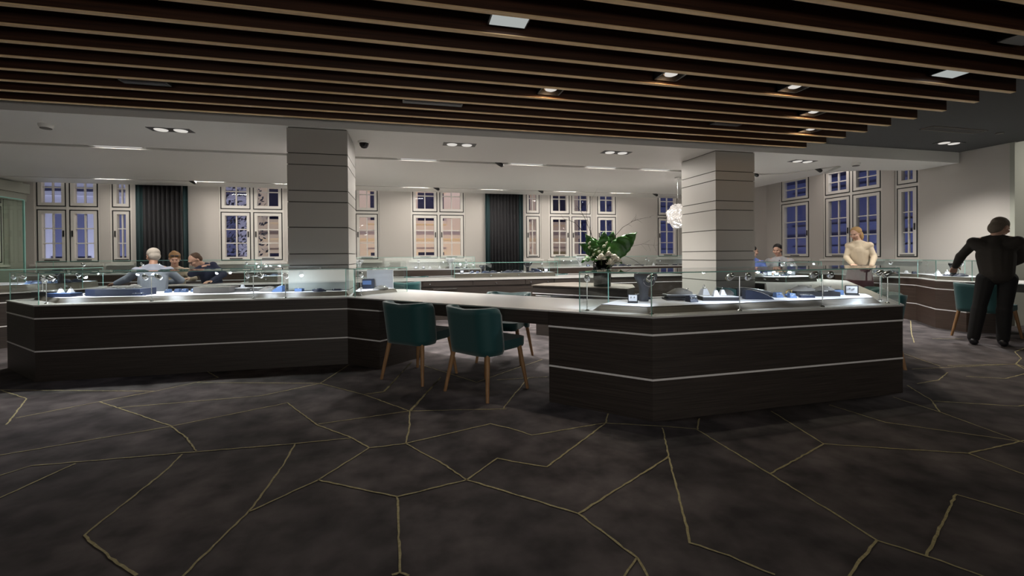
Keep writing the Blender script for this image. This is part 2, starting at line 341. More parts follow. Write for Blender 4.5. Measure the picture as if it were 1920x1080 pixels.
# ------------------------------------------------------------------ ceilings
struct('ceiling_dark', bx(-9, 9.55, -4.2, 5.77, 2.97, 3.1), m_dark)
struct('ceiling_recess', bx(9.55, 12, -4.2, 6.5, 3.3, 3.4).box(9.55, 9.62, -4.2, 5.1, 2.97, 3.3), m_dark)
cw = MB(); Z0, Z1 = 2.78, 3.02
cw.prism([(-7.62, 5.77), (9.55, 5.77), (9.56, 6.42), (9.2, 6.54), (8.8, 6.575), (8.2, 6.8), (8.13, 7.1), (7.75, 6.45), (7.62, 6.38), (7.25, 7.18), (6.9, 7.31), (-7.62, 7.31)], Z0, Z1)
cw.prism([(-7.62, 7.45), (6.95, 7.45), (7.35, 7.24), (7.68, 6.52), (8.10, 7.16), (8.06, 8.06), (8.09, 8.9), (8.09, 10.25), (-7.62, 10.25)], Z0, Z1)
cw.prism([(-7.62, 10.33), (8.09, 10.33), (8.1, 10.98), (-7.62, 10.98)], Z0, Z1)
cw.box(-7.62, 8.1, 7.25, 7.52, Z0+.10, Z1-.001, 1); cw.box(-7.62, 8.09, 10.2, 10.4, Z0+.08, Z1-.001, 1); cw.prism([(6.8, 7.2), (7.4, 7.5), (8, 6.6), (7.5, 6.3)], Z0+.1, Z1-.002, 1)
struct('ceiling_white', cw, [m_white, mat('slot_inside', (.14, .12, .09), .8)])
struct('ceiling_high', bx(-7.7, 9.7, 5.9, 11.5, 3.40, 3.5), m_white)

# ------------------------------------------------------------------ columns with shadow gaps
GR = [2.468, 2.331, 2.017, 1.879, 1.571, 1.249, 1.111, .80, .485, .34]
for k, (x0, x1) in enumerate(((-1.37, -.68), (4.59, 5.29))):
    y0, y1 = 5.81, 6.66
    c = MB().box(x0+.012, x1-.012, y0+.012, y1-.012, 0, 2.78, 1)
    zs = [2.779]+GR+[0]
    for a, b in zip(zs, zs[1:]): c.box(x0, x1, y0, y1, b+(.006 if b else 0), a-(.006 if a < 2.7 else .012))
    o = struct('column', c, [m_col, m_groove])
    o['label'] = ['square white panelled column rising behind the left glass case', 'square white panelled column right of the flower vase'][k]

# ------------------------------------------------------------------ slat ceiling
for k in range(17):
    y = 5.475-.29*k
    ln = 5.90 if k == 0 else 5.93+.004*k
    sl = MB().box(-8.6, ln, y-.022, y+.022, 2.806, 2.965, 0); sl.box(-8.6, ln, y-.022, y+.022, 2.800, 2.806, 1)
    o = sl.build('ceiling_slat', [m_slat, m_slatedge])
    tag(o, 'walnut timber ceiling slat with glare-lightened lower edge, %s counted from the white ceiling edge' % ORD[k], 'ceiling slat', 'timber slats under the dark ceiling')

# downlights between the slats
def slat_light(x, y, lab, pw, aim):
    t = thing('downlight', lab, 'ceiling light', (x, y, 2.818), 0, 'square downlights between the timber slats')
    f = MB(); s = .115; h = .105
    for a, b, c, d in ((-s, -s+.014, -h, h), (s-.014, s, -h, h), (-s, s, -h, -h+.014), (-s, s, h-.014, h)): f.box(a, b, c, d, 0, .10 if a == -s and b > 0 else .0995)
    f.box(-s, s, -h, h, .095, .105); f.build('housing', m_black, t)
    MB().lathe([(.070, .0), (.075, .05), (.03, .06)], (0, 0, .03), 20).build('gimbal_ring', m_chrome, t)
    MB().lathe([(.030, -.012), (.058, .0), (.055, .012)], (0, 0, .018), 20).build('lamp', m_lamp, t)
    spot((x, y, 2.822), aim, pw, 66, 1, (1, .86, .68), .04)
    spot((x, y+.02, 2.832), (x, y+.14, 2.815), pw*.05, 150, .5, (1, .62, .32), .03)
SL = [(2.362, 3.573, 'row nearest the camera, left one', 1), (3.726, 3.573, 'row nearest the camera, right one', 1), (1.411, 4.153, 'furthest left of the lit ones', 1.1), (4.60, 4.153, 'second row right of centre', 1.7), (5.20, 4.74, 'furthest from the camera, near the white ceiling', 1.7)]
# fill light added behind the camera for counter fronts and slats, with invented frame
sf = MB().box(-4.1, 4.7, -3.99, -3.88, .38, .44).box(-4.1, 4.7, -3.99, -3.88, 1.27, 1.33)
for q in range(5): sf.box(-4.1+2.185*q, -4.04+2.185*q, -3.985, -3.885, .44, 1.27)
struct('window_20', sf, m_black)
area((.3, -3.85, .85), (.6, 4, 1.05), P_FRONT, 8.5, .8, (1, .93, .85))
AIM = {23: (2.0, 2.45, 0), 37: (4.1, 2.35, 0), 14: (.75, 3.1, 0), 46: (5.6, 3.1, 0), 52: (6.3, 3.9, 0)}
for x, y, s, p in SL: slat_light(x, y, 'small square downlight between timber slats, '+s, P_SLAT*p, AIM[int(x*10)])
for x, y, lab in ((.72, 2.99, 'flat white rectangular light panel between the slats, near top centre'), (4.88, 2.99, 'flat white rectangular light panel between the slats, at upper right')):
    t = thing('light_panel', lab, 'ceiling light', (x, y, 2.84))
    bx(-.14, .14, -.10, .10, 0, .12).build('housing', m_black, t); bx(-.128, .128, -.088, .088, -.006, 0).build('diffuser', m_panel, t)
    area((x, y, 2.828), (x, y, 0), .4, .24, .16); spot((x, y, 2.83), (x+.15, y-.1, 0), 22, 74, 1, (.95, .95, 1), .08)
tag(bx(4.52, 4.80, 2.33, 2.49, 2.84, 2.96).build('ceiling_speaker', m_black, bevel=.005), 'black box speaker between slats at upper right', 'speaker')
for x, y, ln, lab in ((-2.3, 4.74, .38, 'short black recessed track between slats at the left'), (.3, 4.74, .62, 'long black recessed track between slats above the left column'), (3.9, 4.74, .4, 'black recessed track between slats beside the far downlight')):
    t = thing('ceiling_track', lab, 'ceiling fitting', (x, y, 2.815)); bx(-ln/2, ln/2, -.05, .05, 0, .04).build('channel', m_black, t); bx(-ln/2+.02, ln/2-.02, -.03, .03, -.004, 0).build('grille', mat('grille_dark', (.02, .022, .03), .4), t)
spot((-2.3, 4.74, 2.80), (-3.1, 3.7, 0), 36, 80, 1, (.86, .88, 1), .06)  # assumed spot added under the track for pale light on the left floor
t = thing('air_vent', 'long narrow ventilation grille in the dark ceiling', 'vent', (7.71, 4.72, 2.966))
f = MB()
for a, b, c, d in ((-.53, .53, -.085, -.072), (-.53, .53, .072, .085), (-.53, -.517, -.085, .085), (.517, .53, -.085, .085)): f.box(a, b, c, d, -.006, .003)
f.build('frame', mat('vent_frame', (.16, .14, .12), .5), t); bx(-.517, .517, -.072, .072, -.001, .002).build('slot', m_black, t)
f = MB()
for k in range(4): f.box(-.517, .517, -.06+.035*k, -.052+.035*k, -.004, 0)
f.build('louvre', mat('vent_louvre', (.02, .02, .02), .5), t)
tag(MB().lathe([(.045, -.008), (.05, 0)], (8.60, 4.70, 2.966), 20).build('ceiling_sensor', mat('sensor_brown', (.07, .06, .05), .5)), 'small round plate in the dark ceiling right of the grille', 'sensor')

def twin(x, y, z, lab, pw, mirror=1, grp='twin recessed downlights'):
    t = thing('twin_downlight', lab, 'ceiling light', (x, y, z), 0, grp)
    f = MB().box(-.23, .23, -.085, .085, -.004, .002)
    f.build('trim_plate', m_black, t)
    for s in (-1, 1):
        MB().lathe([(.066, -.012), (.074, -.005)], (s*.105, 0, 0), 20).build('lamp', m_lamp, t)
    spot((x, y, z-.03), (x, y+.1, 0), pw, 115, .9, (1, .95, .89), .08)
twin(-2.77, 6.25, 2.78, 'black twin downlight in the white ceiling left of the left column', P_WHITE)
twin(.76, 6.25, 2.78, 'black twin downlight in the white ceiling, nearest the dome camera', P_WHITE)
twin(3.17, 6.25, 2.78, 'black twin downlight in the white ceiling left of the right column', P_WHITE)
twin(6.62, 6.20, 2.78, 'black twin downlight in the white ceiling right of the right column', P_WHITE)
twin(8.55, 5.30, 2.966, 'small twin downlight at the corner of the dark ceiling', P_WHITE*.8)
for x, y, lab in ((-4.05, 6.29, 'round white smoke detector on the ceiling at far left'), (7.70, 6.14, 'round white smoke detector on the ceiling at the right')):
    t = thing('smoke_detector', lab, 'smoke detector', (x, y, 2.78)); MB().lathe([(.045, -.045), (.062, -.035), (.07, -.012), (.07, 0)], (0, 0, 0), 24).build('body', m_white, t); MB().lathe([(.052, -.052), (.054, -.044)], (0, 0, 0), 24).build('sensor_grille', m_greyf, t)
t = thing('dome_camera', 'black domed security camera on the ceiling beside the left column', 'security camera', (-.53, 6.35, 2.78))
MB().lathe([(.075, -.025), (.082, 0)], (0, 0, 0), 24).build('base', m_white, t); MB().lathe([(.004, -.095), (.035, -.088), (.056, -.06), (.064, -.025)], (0, 0, 0), 24).build('dome', mat('dome_black', (.006, .006, .007), .08), t)
# slots: glowing bars put in for light pools on the edge, black spotlights inside
n1 = [(-3.93, 7.38), (.23, 7.38), (2.07, 7.38), (3.46, 7.38), (4.56, 7.38)]; n2 = [(-5.6, 10.29), (-3.92, 10.29), (-2.4, 10.29), (.25, 10.29), (2.05, 10.29), (3.85, 10.29), (5.36, 10.29)]
for row, name in ((n1, 'near'), (n2, 'far')):
    for i, (x, y) in enumerate(row):
        t = thing('slot_glow_bar', 'white glow bar for a light pool at the %s ceiling slot, %s from the left' % (name, ORD[i]), 'ceiling light', (x, y, 2.79), 0, 'glow bars for light pools at the ceiling slots')
        bx(-.28, .28, -.042, .042, 0, .05).build('diffuser', m_slotl, t)
        for s in (-1, 1): bx(s*.32-.02, s*.32+.02, -.034, .034, 0, .06).build('end_cap', m_white, t)
        area((x, y, 2.782), (x, y+.05, 0), P_SLOT*(1 if name == 'near' else .5), .55, .06, (1, .92, .84))
for i, (x, y) in enumerate(((1.56, 7.38), (6.7, 7.36), (7.52, 6.72), (-4.2, 10.29), (.70, 10.29), (3.2, 10.29), (6.3, 10.29))):
    t = thing('slot_spotlight', 'small black spotlight peeking from the ceiling slot, %s of seven' % ORD[i], 'spotlight', (x, y, 2.78), 0, 'black spotlights in the ceiling slots')
    MB().cap((-.03, 0, .02), (.05, -.01, -.03), .035, .035).build('lamp_head', m_black, t); bx(-.012, .012, -.012, .012, .0, .09).build('bracket', m_black, t)
area((10.6, 3.6, 3.25), (10.5, 3.8, 0), 50, 1.0, 2.0)  # unseen light added to brighten the right-hand recess
# unseen lights added between ceiling edge and window wall to brighten the room
for x, s in ((-4.5, 5.6), (.9, 4.6), (5.6, 4.4)): area((x, 11.09, 3.05), (x, 11.12, 0), P_GAP_FILL, s, .10, (1, .93, .86))
area((9.3, 8.0, 3.2), (9.2, 8, 0), P_GAP_FILL*6, .3, 3.6, (1, .9, .84))  # another added light, above the bay, to brighten the right wall

# ------------------------------------------------------------------ curtains
def curtain(x0, x1, lab):
    y = 11.03; t = thing('curtain', lab, 'curtain', ((x0+x1)/2, y, 0), 0, None)
    def pleat(a, b, d, ph):
        n = int((b-a)/.012); P_ = [(a+(b-a)*k/n-(x0+x1)/2, d*math.sin(2*math.pi*k/n*(b-a)/.085+ph)+.008*math.sin(9*k/n), 0) for k in range(n+1)]
        mb = MB(); vs = [(x, yy, z) for z in (.02, 3.1) for x, yy, _ in P_]; m_ = n+1
        return mb.add(vs, [(i, i+1, m_+i+1, m_+i) for i in range(n)], 0, True)
    e = (x1-x0)*.12
    pleat(x0, x0+e, .025, 0).build('side_drape', m_curtt, t, solid=.006)
    pleat(x0+e, x1-e, .03, 1).build('main_drape', m_curt, t, solid=.006)
    pleat(x1-e, x1, .025, 2).build('side_drape', m_curtt, t, solid=.006)
curtain(-5.56, -4.58, 'floor-length charcoal curtain with teal edges behind the seated couple')
curtain(1.98, 2.96, 'floor-length charcoal curtain with teal edges left of the flower vase')

# ------------------------------------------------------------------ outside at dusk
def facade(name, fr, u0, u1, d, z0, z1, m, wm, cols, rows, lab, ww=.9, wh=1.5, lit=()):
    root = thing(name, lab, 'building', fr((u0+u1)/2, d, z0)); c = root.location.copy()
    def L(mb): mb.v = [(x-c[0], y-c[1], z-c[2]) for x, y, z in mb.v]; return mb
    def B(mb, a, b, w0, w1, za, zb):
        p, q = fr(a, w0, za), fr(b, w1, zb); return mb.box(min(p[0], q[0]), max(p[0], q[0]), min(p[1], q[1]), max(p[1], q[1]), za, zb)
    wb = MB(); B(wb, u0, u1, d, d+.4, z0, z1)
    for r in range(rows+1): zz = z0+(z1-z0)*r/rows; B(wb, u0, u1, d-.10, d, zz-.08, zz+.06)
    L(wb).build('wall', m, root)
    for r in range(rows):
        for k in range(cols):
            uc = u0+(u1-u0)*(k+.5)/cols; zc = z0+(z1-z0)*(r+.5)/rows
            f = MB(); B(f, uc-ww/2-.1, uc+ww/2+.1, d-.08, d, zc-wh/2-.12, zc-wh/2)
            fo = L(f).build('window_ledge', m, root); q = MB(); B(q, uc-ww/2-.08, uc+ww/2+.08, d-.06, d, zc+wh/2, zc+wh/2+.12); L(q).build('window_lintel', m, root)
            g = MB(); B(g, uc-ww/2, uc+ww/2, d-.02, d+.01, zc-wh/2, zc+wh/2); L(g).build('pane', lit[0] if (lit and (r*cols+k) % lit[1] == 0) else wm, fo)
m_fb = mat('facade_lavender', (.50, .50, .60), .8); m_fw = mat('facade_stone', (.80, .66, .46), .8); m_fd = mat('facade_navy', (.16, .18, .30), .8)
m_pw = mat('dark_pane', (.03, .03, .06), .2); m_pb = mat('blue_pane', (.14, .15, .26), .3); m_litp = emis('lit_window', (1, .72, .42), .12)
facade('office_building', far, -19, -5.5, 6.5, -5, 9, m_fb, m_pb, 9, 5, 'lavender building outside the left windows at dusk')
facade('shop_building', far, -5.2, 7.2, 6.5, -5, 9, m_fw, m_pw, 7, 6, 'floodlit stone building outside the middle windows', 1.0, 1.1, (m_litp, 5))
facade('tower_building', far, 7.6, 22, 7.5, -5, 11, m_fd, m_pb, 11, 8, 'dark blue building outside the rear right windows', .8, 1.1, (m_litp, 13))
facade('warehouse_building', rgt, 1, 17.5, 7, -5, 11, m_fd, m_pb, 12, 7, 'dark blue building outside the right-hand bay windows', .9, 1.3)
t = thing('street_tree', 'dark leafy tree outside the window left of the left column', 'tree', (-5.3, 14.6, -5))
MB().tube([(0, 0, 0), (.1, 0, 3), (0, 0, 5.5)], [.2, .15, .1], 8).build('trunk', mat('bark', (.04, .03, .025), .9), t)
lf = MB(); r_ = random.Random(3)
for k in range(1700):
    a = r_.uniform(0, 6.28); q = r_.uniform(0, 1)**.5*1.3; z = r_.uniform(4.6, 8.6); x, y = q*math.cos(a), q*math.sin(a)
    s = .07; n = Vector((r_.uniform(-1, 1), r_.uniform(-1, 1), r_.uniform(-1, 1))).normalized(); e = n.orthogonal().normalized()*s; h = n.cross(e)
    lf.add([Vector((x, y, z))-e, Vector((x, y, z))-h*.5, Vector((x, y, z))+e, Vector((x, y, z))+h*.5], [(0, 1, 2, 3)])
tag(lf.build('foliage', mat('night_leaf', (.07, .08, .10), .7), t), kind='stuff')
# unseen lights added outdoors to brighten the facades
area((-10, 14.0, -2.5), (-11, 17.6, 2.5), 420, 3, .6, (.86, .87, 1)); area((1, 14.5, -2.5), (.8, 17.6, 2), 260, 5, .6, (1, .80, .60)); area((1, 14.0, 5.5), (1, 17.6, 3.2), 120, 5, .6, (.8, .7, 1))
area((13, 13.5, -2.5), (13, 18.5, 2), 130, 5, .6, (.6, .64, 1)); area((13, 9, -2.5), (16.5, 9, 2), 260, 6, .6, (.62, .66, 1))
# PART3
# ------------------------------------------------------------------ counters
def offset(poly, d):
    n = len(poly); a = sum(poly[i][0]*poly[(i+1) % n][1]-poly[(i+1) % n][0]*poly[i][1] for i in range(n))
    if a < 0: poly = poly[::-1]
    out = []
    for i in range(n):
        p0, p1, p2 = Vector(poly[i-1]), Vector(poly[i]), Vector(poly[(i+1) % n])
        e1, e2 = (p1-p0).normalized(), (p2-p1).normalized(); n1, n2 = Vector((e1.y, -e1.x)), Vector((e2.y, -e2.x))
        k = n1+n2; q = k*(2/max(k.dot(k), .25))*.5 if k.length > 1e-6 else n1
        q = k/(1+n1.dot(n2)) if 1+n1.dot(n2) > .2 else n1
        out.append((p1.x+q.x*d, p1.y+q.y*d))
    return out
def rel(mb, c): mb.v = [(x-c[0], y-c[1], z-c[2]) for x, y, z in mb.v]; return mb
def pedestal(name, lab, poly, z1=.745, strips=(.623, .299), m=None, loc=None, cat='counter'):
    c = loc or (sum(p[0] for p in poly)/len(poly), sum(p[1] for p in poly)/len(poly), 0)
    t = thing(name, lab, cat, c)
    rel(MB().prism(poly, 0, z1), c).build('cabinet_body', m or m_wood, t)
    for z in strips: rel(MB().prism(offset(poly, .003), z-.007, z+.007), c).build('metal_strip', m_strip, t)
    return t
def top(lab, poly, z0=.745, z1=.757, ov=.006, aprons=(), name='worktop'):
    c = (sum(p[0] for p in poly)/len(poly), sum(p[1] for p in poly)/len(poly), z0)
    t = thing(name, lab, 'worktop', c)
    rel(MB().prism(offset(poly, ov), z0, z1), c).build('top_slab', m_top, t)
    for (a, b) in aprons:
        a, b = Vector((*a, 0)), Vector((*b, 0)); d = (b-a); L = d.length; g = math.atan2(d.y, d.x); mid = (a+b)/2
        rel(MB().obox((mid.x, mid.y, .690), (L, .03, .11), g), c).build('apron', m_wood, t)
    return t
P1 = [(-4.32, 6.11), (-3.55, 5.33), (-.64, 5.29), (-.275, 4.95), (.2, 5.43), (-.5, 6.15), (-.65, 6.15), (-.65, 5.79), (-1.40, 5.79), (-1.40, 6.43), (-3.97, 6.43)]
P2 = [(1.142, 3.465), (1.72, 2.85), (4.14, 2.90), (4.75, 3.50), (4.33, 3.90), (1.6, 3.90)]
P10 = [(5.95, 5.05+.9), (6.6, 5.4), (7.0, 5.8), (7.0, 7.3), (5.34, 7.3), (5.34, 6.0)]
pedestal('display_counter', 'dark veneered counter with two bright metal lines at front left', P1)
pedestal('display_counter', 'dark veneered counter with two bright metal lines at front right, nearest the camera', P2)
pedestal('display_counter', 'dark veneered counter beside and behind the right column', P10)
ring = [(-4.32, 6.11), (-3.55, 5.33), (-.64, 5.27), (1.72, 2.845), (4.14, 2.895), (4.75, 3.50), (6.6, 5.35), (7.0, 5.75), (7.0, 7.3), (5.32, 7.3), (5.32, 5.62), (3.95, 4.15), (2.05, 4.05), (1.73, 4.23), (-.06, 6.32), (-.64, 6.32), (-.64, 5.78), (-1.41, 5.78), (-1.41, 6.45), (-3.97, 6.45)]
top('long white worktop bridging the front left and front right counters', ring, aprons=[((-.27, 4.905), (1.14, 3.455)), ((.22, 5.97), (1.68, 4.26)), ((4.77, 3.54), (6.58, 5.35)), ((4.1, 4.33), (5.31, 5.62))])
# rear middle counter with drawers
P5 = [(-4.55, 8.45), (6.2, 8.45), (6.2, 9.75), (-2.95, 9.75), (-2.95, 9.05), (-4.55, 9.05)]
t5 = thing('drawer_counter', 'long dark counter with small knobs across the middle of the room', 'counter', (1, 9, 0))
rel(MB().prism([(.30, 8.47), (6.18, 8.47), (6.18, 9.2), (.30, 9.2)], 0, .745), (1, 9, 0)).build('cabinet_body', m_wood, t5)
rel(bx(-4.5, -4.42, 8.5, 9.0, 0, .745).box(-2.9, -1.4, 8.47, 9.2, 0, .745), (1, 9, 0)).build('end_cabinet', m_wood, t5)
for z in (.623, .299): rel(bx(3.62, 6.183, 8.465, 8.47, z-.006, z+.006), (1, 9, 0)).build('metal_strip', m_strip, t5)
for i, (xa, xb) in enumerate(((.32, 1.25), (1.27, 2.3), (2.32, 2.9), (2.92, 3.58))):
    d = rel(bx(xa, xb, 8.455, 8.47, .64, .735), (1, 9, 0)).build('drawer', m_wood, t5)
    xk = (.45, 1.72, 2.42, 2.78)[i]; rel(MB().tube([(xk, 8.457, .685), (xk, 8.435, .685)], [.012, .015], 12), (1, 9, 0)).build('knob', m_chrome, d)
rel(bx(.5, .95, 8.44, 8.455, .585, .597), (1, 9, 0)).build('pull_bar', m_chrome, t5)
top('white worktop of the long counter across the middle of the room', P5, aprons=[((-1.4, 8.46), (.3, 8.46)), ((-4.4, 8.46), (-2.9, 8.46))])
# left wing
P7 = [(-4.62, 8.30), (-5.45, 7.30), (-6.9, 7.3), (-6.9, 8.9), (-4.62, 8.9)]
pedestal('display_counter', 'dark counter at the left edge of the photo behind the front left counter', [(-4.66, 8.3), (-5.48, 7.34), (-6.86, 7.34), (-6.86, 8.86), (-4.66, 8.86)])
top('white worktop at the left edge, under the knobbed case base', P7)
# small island carrying the vase
P3 = [(1.87, 6.50), (2.86, 5.33), (3.08, 5.54), (3.35, 6.1), (2.75, 6.95), (2.2, 6.9)]
t3 = pedestal('low_island_counter', 'small angular dark counter under the flower vase', [(1.93, 6.47), (2.10, 6.27), (2.9, 6.1), (3.3, 6.1), (2.75, 6.9), (2.2, 6.85)], z1=.70, strips=(.60,))
c = (2.6, 6.2, .64); t = thing('island_top', 'angular pale table top carrying the flower vase', 'worktop', c)
rel(MB().prism(P3, .744, .757), c).build('top_slab', m_plinthw, t); rel(MB().prism(offset(P3, -.015), .64, .744), c).build('apron', m_wood, t); rel(MB().prism(offset(P3, -.012), .628, .640), c).build('metal_strip', m_strip, t)
# window-side counters
for poly, lab, tl in (([(-7.0, 10.35), (-3.0, 10.35), (-3.0, 10.9), (-7.0, 10.9)], 'high dark counter under the leftmost windows', 'white top of the counter under the leftmost windows'),
                      ([(-2.9, 10.35), (1.72, 10.35), (1.72, 10.9), (-2.9, 10.9)], 'high dark counter under the window between left column and curtain', 'white top of the counter under the middle windows'),
                      ([(3.3, 10.38), (4.3, 10.38), (4.6, 10.4), (9.0, 10.4), (9.0, 10.9), (3.3, 10.9)], 'high brown counter under the windows behind the flower vase', 'white top of the counter behind the flower vase')):
    pedestal('window_counter', lab, poly, z1=.895, strips=(.75,), m=m_brown); top(tl, poly, .895, .92)
pedestal('window_counter', 'brown counter under the narrow window beyond the right column', [(8.85, 7.75), (9.5, 7.75), (9.5, 10.0), (8.85, 10.0)], m=m_brown)
top('white top of the counter under the narrow window beyond the right column', [(8.85, 7.75), (9.5, 7.75), (9.5, 10.0), (8.85, 10.0)])
P9 = [(8.95, 7.6), (8.80, 5.95), (8.22, 5.28), (8.17, 4.85), (8.45, 4.62), (9.2, 5.0), (9.5, 5.5), (9.5, 7.6)]
pedestal('display_counter', 'brown veneered counter with metal lines at the right wall, beneath the leaning man', P9, m=m_brown)
top('white worktop at the right wall running out of the photo', [(8.95, 7.6), (8.80, 5.95), (8.22, 5.28), (8.15, 4.85), (8.28, 4.5), (8.36, 2.6), (9.3, 2.6), (9.3, 4.9), (9.5, 5.3), (9.5, 7.6)], aprons=[((8.32, 4.55), (8.40, 2.62))])
pedestal('side_cabinet', 'brown cabinet against the far right recess wall', [(10.75, 3.0), (11.25, 3.0), (11.25, 6.1), (10.75, 6.1)], z1=.93, strips=(), m=m_brown, cat='cabinet')

# ------------------------------------------------------------------ glass cases and plinths
def case(poly, z0, z1, lab, skip=(), th=.008):
    c = (sum(p[0] for p in poly)/len(poly), sum(p[1] for p in poly)/len(poly), z0); t = thing('glass_case', lab, 'glass case', c)
    n = len(poly)
    for i in range(n):
        if i in skip: continue
        a, b = Vector((*poly[i], 0)), Vector((*poly[(i+1) % n], 0)); d = b-a; g = math.atan2(d.y, d.x); L = d.length-.004
        e = d.normalized()*L/2; nn = Vector((-d.y, d.x, 0)).normalized()*th/2; m_ = (a+b)/2; h0, h1 = z0, z1-.0005
        vs = [m_-e-nn, m_+e-nn, m_+e+nn, m_-e+nn]; vs = [(v.x, v.y, z) for z in (h0, h1) for v in vs]
        mb = MB().add(vs, [(0, 1, 5, 4), (2, 3, 7, 6)], 0).add(vs, [(3, 2, 1, 0), (4, 5, 6, 7), (1, 2, 6, 5), (3, 0, 4, 7)], 1)
        rel(mb, c).build('glass_panel', [m_glass, m_gedge], t)
    P_ = [tuple(p) for p in poly]; a = sum(P_[i][0]*P_[(i+1) % n][1]-P_[(i+1) % n][0]*P_[i][1] for i in range(n))
    if a < 0: P_ = P_[::-1]
    vs = [(x, y, z) for z in (z1, z1+th) for x, y in offset(P_, .002)]
    mb = MB().add(vs, [tuple(range(n-1, -1, -1)), tuple(range(n, 2*n))], 0).add(vs, [(i, (i+1) % n, n+(i+1) % n, n+i) for i in range(n)], 1)
    rel(mb, c).build('glass_top', [m_glass, m_gedge], t)
    return t
def plinth(poly, z0, z1, inset, lab, m=None, knobs=()):
    c = (sum(p[0] for p in poly)/len(poly), sum(p[1] for p in poly)/len(poly), z0); t = thing('display_plinth', lab, 'display plinth', c)
    q = offset(poly, 0); q2 = offset(poly, -inset)
    rel(MB().prism(q, z0, z1, top=q2), c).build('plinth_body', m or m_plinthw, t)
    rel(MB().prism(offset(poly, -inset-.004), z1, z1+.005, 1, mtop=0), c).build('suede_top', [m_plintht, m_blk], t)
    for x, y, z in knobs: rel(MB().tube([(x, y+.02, z), (x, y-.018, z)], [.012, .015], 12), c).build('knob', m_chrome, t)
    return t
GZ = 1.066
K2 = [(1.33, 3.26), (1.725, 2.868), (4.128, 2.918), (4.70, 3.49), (4.48, 3.72), (1.80, 3.72)]
case(K2, .757, GZ, 'large frameless glass display case on the front right counter')
plinth([(1.46, 3.31), (1.77, 2.99), (4.08, 3.03), (4.45, 3.40), (4.25, 3.62), (1.79, 3.62)], .757, .80, .05, 'sloping grey oak plinth inside the front right glass case')
K1 = [(-4.28, 6.10), (-3.54, 5.37), (-.66, 5.33), (-.55, 5.24), (.02, 5.82), (-.22, 6.25), (-.62, 6.25), (-.62, 5.77), (-1.43, 5.77), (-1.43, 6.38), (-3.95, 6.38)]
case(K1, .757, GZ, 'long frameless glass display case on the front left counter')
plinth([(-4.08, 6.12), (-3.48, 5.50), (-.72, 5.47), (-.64, 5.47), (-.64, 5.74), (-1.46, 5.74), (-1.46, 6.30), (-3.9, 6.30)], .757, .80, .035, 'sloping grey oak plinth inside the front left glass case')
plinth([(-.60, 5.42), (-.52, 5.36), (-.10, 5.80), (-.28, 6.17), (-.60, 6.17)], .757, .80, .02, 'short pale plinth at the right end of the front left glass case')
KB = [(-2.85, 8.98), (-.95, 8.98), (-.95, 9.55), (-2.85, 9.55)]
case(KB, .757, GZ, 'glass case on the middle counter, left of the left column')
plinth([(-2.80, 9.02), (-1.0, 9.02), (-1.0, 9.5), (-2.80, 9.5)], .757, .86, .01, 'knobbed grey oak plinth left of the left column', knobs=((-2.5, 9.01, .81), (-2.1, 9.01, .81)))
KC = [(.98, 9.12), (3.22, 9.12), (3.22, 9.7), (.98, 9.7)]
case(KC, .757, GZ, 'glass case on the middle counter in front of the second curtain')
plinth([(1.0, 9.16), (3.18, 9.16), (3.18, 9.66), (1.0, 9.66)], .757, .84, .01, 'knobbed grey oak plinth in front of the second curtain', knobs=((1.75, 9.15, .80), (2.35, 9.15, .80), (2.8, 9.15, .80)))
KD = [(-4.86, 8.22), (-5.42, 7.53), (-6.5, 7.53), (-6.5, 8.7), (-4.86, 8.7)]
case(KD, .757, GZ, 'glass case at the left edge of the photo with a bright lamp inside')
plinth([(-4.9, 8.22), (-5.44, 7.58), (-6.46, 7.58), (-6.46, 8.66), (-4.9, 8.66)], .757, .85, .01, 'knobbed oak plinth at the left edge of the photo', knobs=((-5.35, 7.66, .805), (-5.15, 7.90, .805), (-4.98, 8.10, .805)))
KE = [(-1.9, 10.42), (1.6, 10.42), (1.6, 10.85), (-1.9, 10.85)]
case(KE, .92, 1.19, 'low glass case under the middle windows')
KF = [(-6.9, 10.42), (-3.1, 10.42), (-3.1, 10.85), (-6.9, 10.85)]
case(KF, .92, 1.17, 'low glass case under the leftmost windows')
KG = [(5.45, 6.02), (5.95, 5.98), (6.6, 5.45), (6.95, 5.82), (6.95, 6.7), (5.45, 6.7)]
KG = [(5.42, 5.98), (5.72, 5.66), (6.4, 5.66), (6.7, 5.98), (6.4, 6.5), (5.42, 6.5)]
case(KG, .757, GZ, 'glass case right of the right column, behind the front right case')
plinth([(5.46, 6.0), (5.74, 5.70), (6.36, 5.70), (6.62, 5.98), (6.36, 6.44), (5.46, 6.44)], .757, .83, .01, 'dark plinth with knobs right of the right column', m=m_wood, knobs=((5.55, 5.895, .80), (5.66, 5.77, .80)))
KH = [(9.05, 7.5), (8.92, 6.0), (8.42, 5.40), (8.34, 4.88), (8.75, 4.85), (9.4, 5.6), (9.4, 7.5)]
case(KH, .757, GZ, 'glass case on the right wall counter, where the man leans in')
plinth([(9.09, 7.45), (8.96, 6.0), (8.47, 5.41), (8.42, 4.95), (8.75, 4.92), (9.35, 5.65), (9.35, 7.45)], .757, .81, .01, 'grey oak plinth in the glass case on the right wall counter')
KI = [(3.75, 10.47), (8.9, 10.47), (8.9, 10.85), (3.75, 10.85)]
case(KI, .92, 1.17, 'low glass case under the windows behind the flower vase')

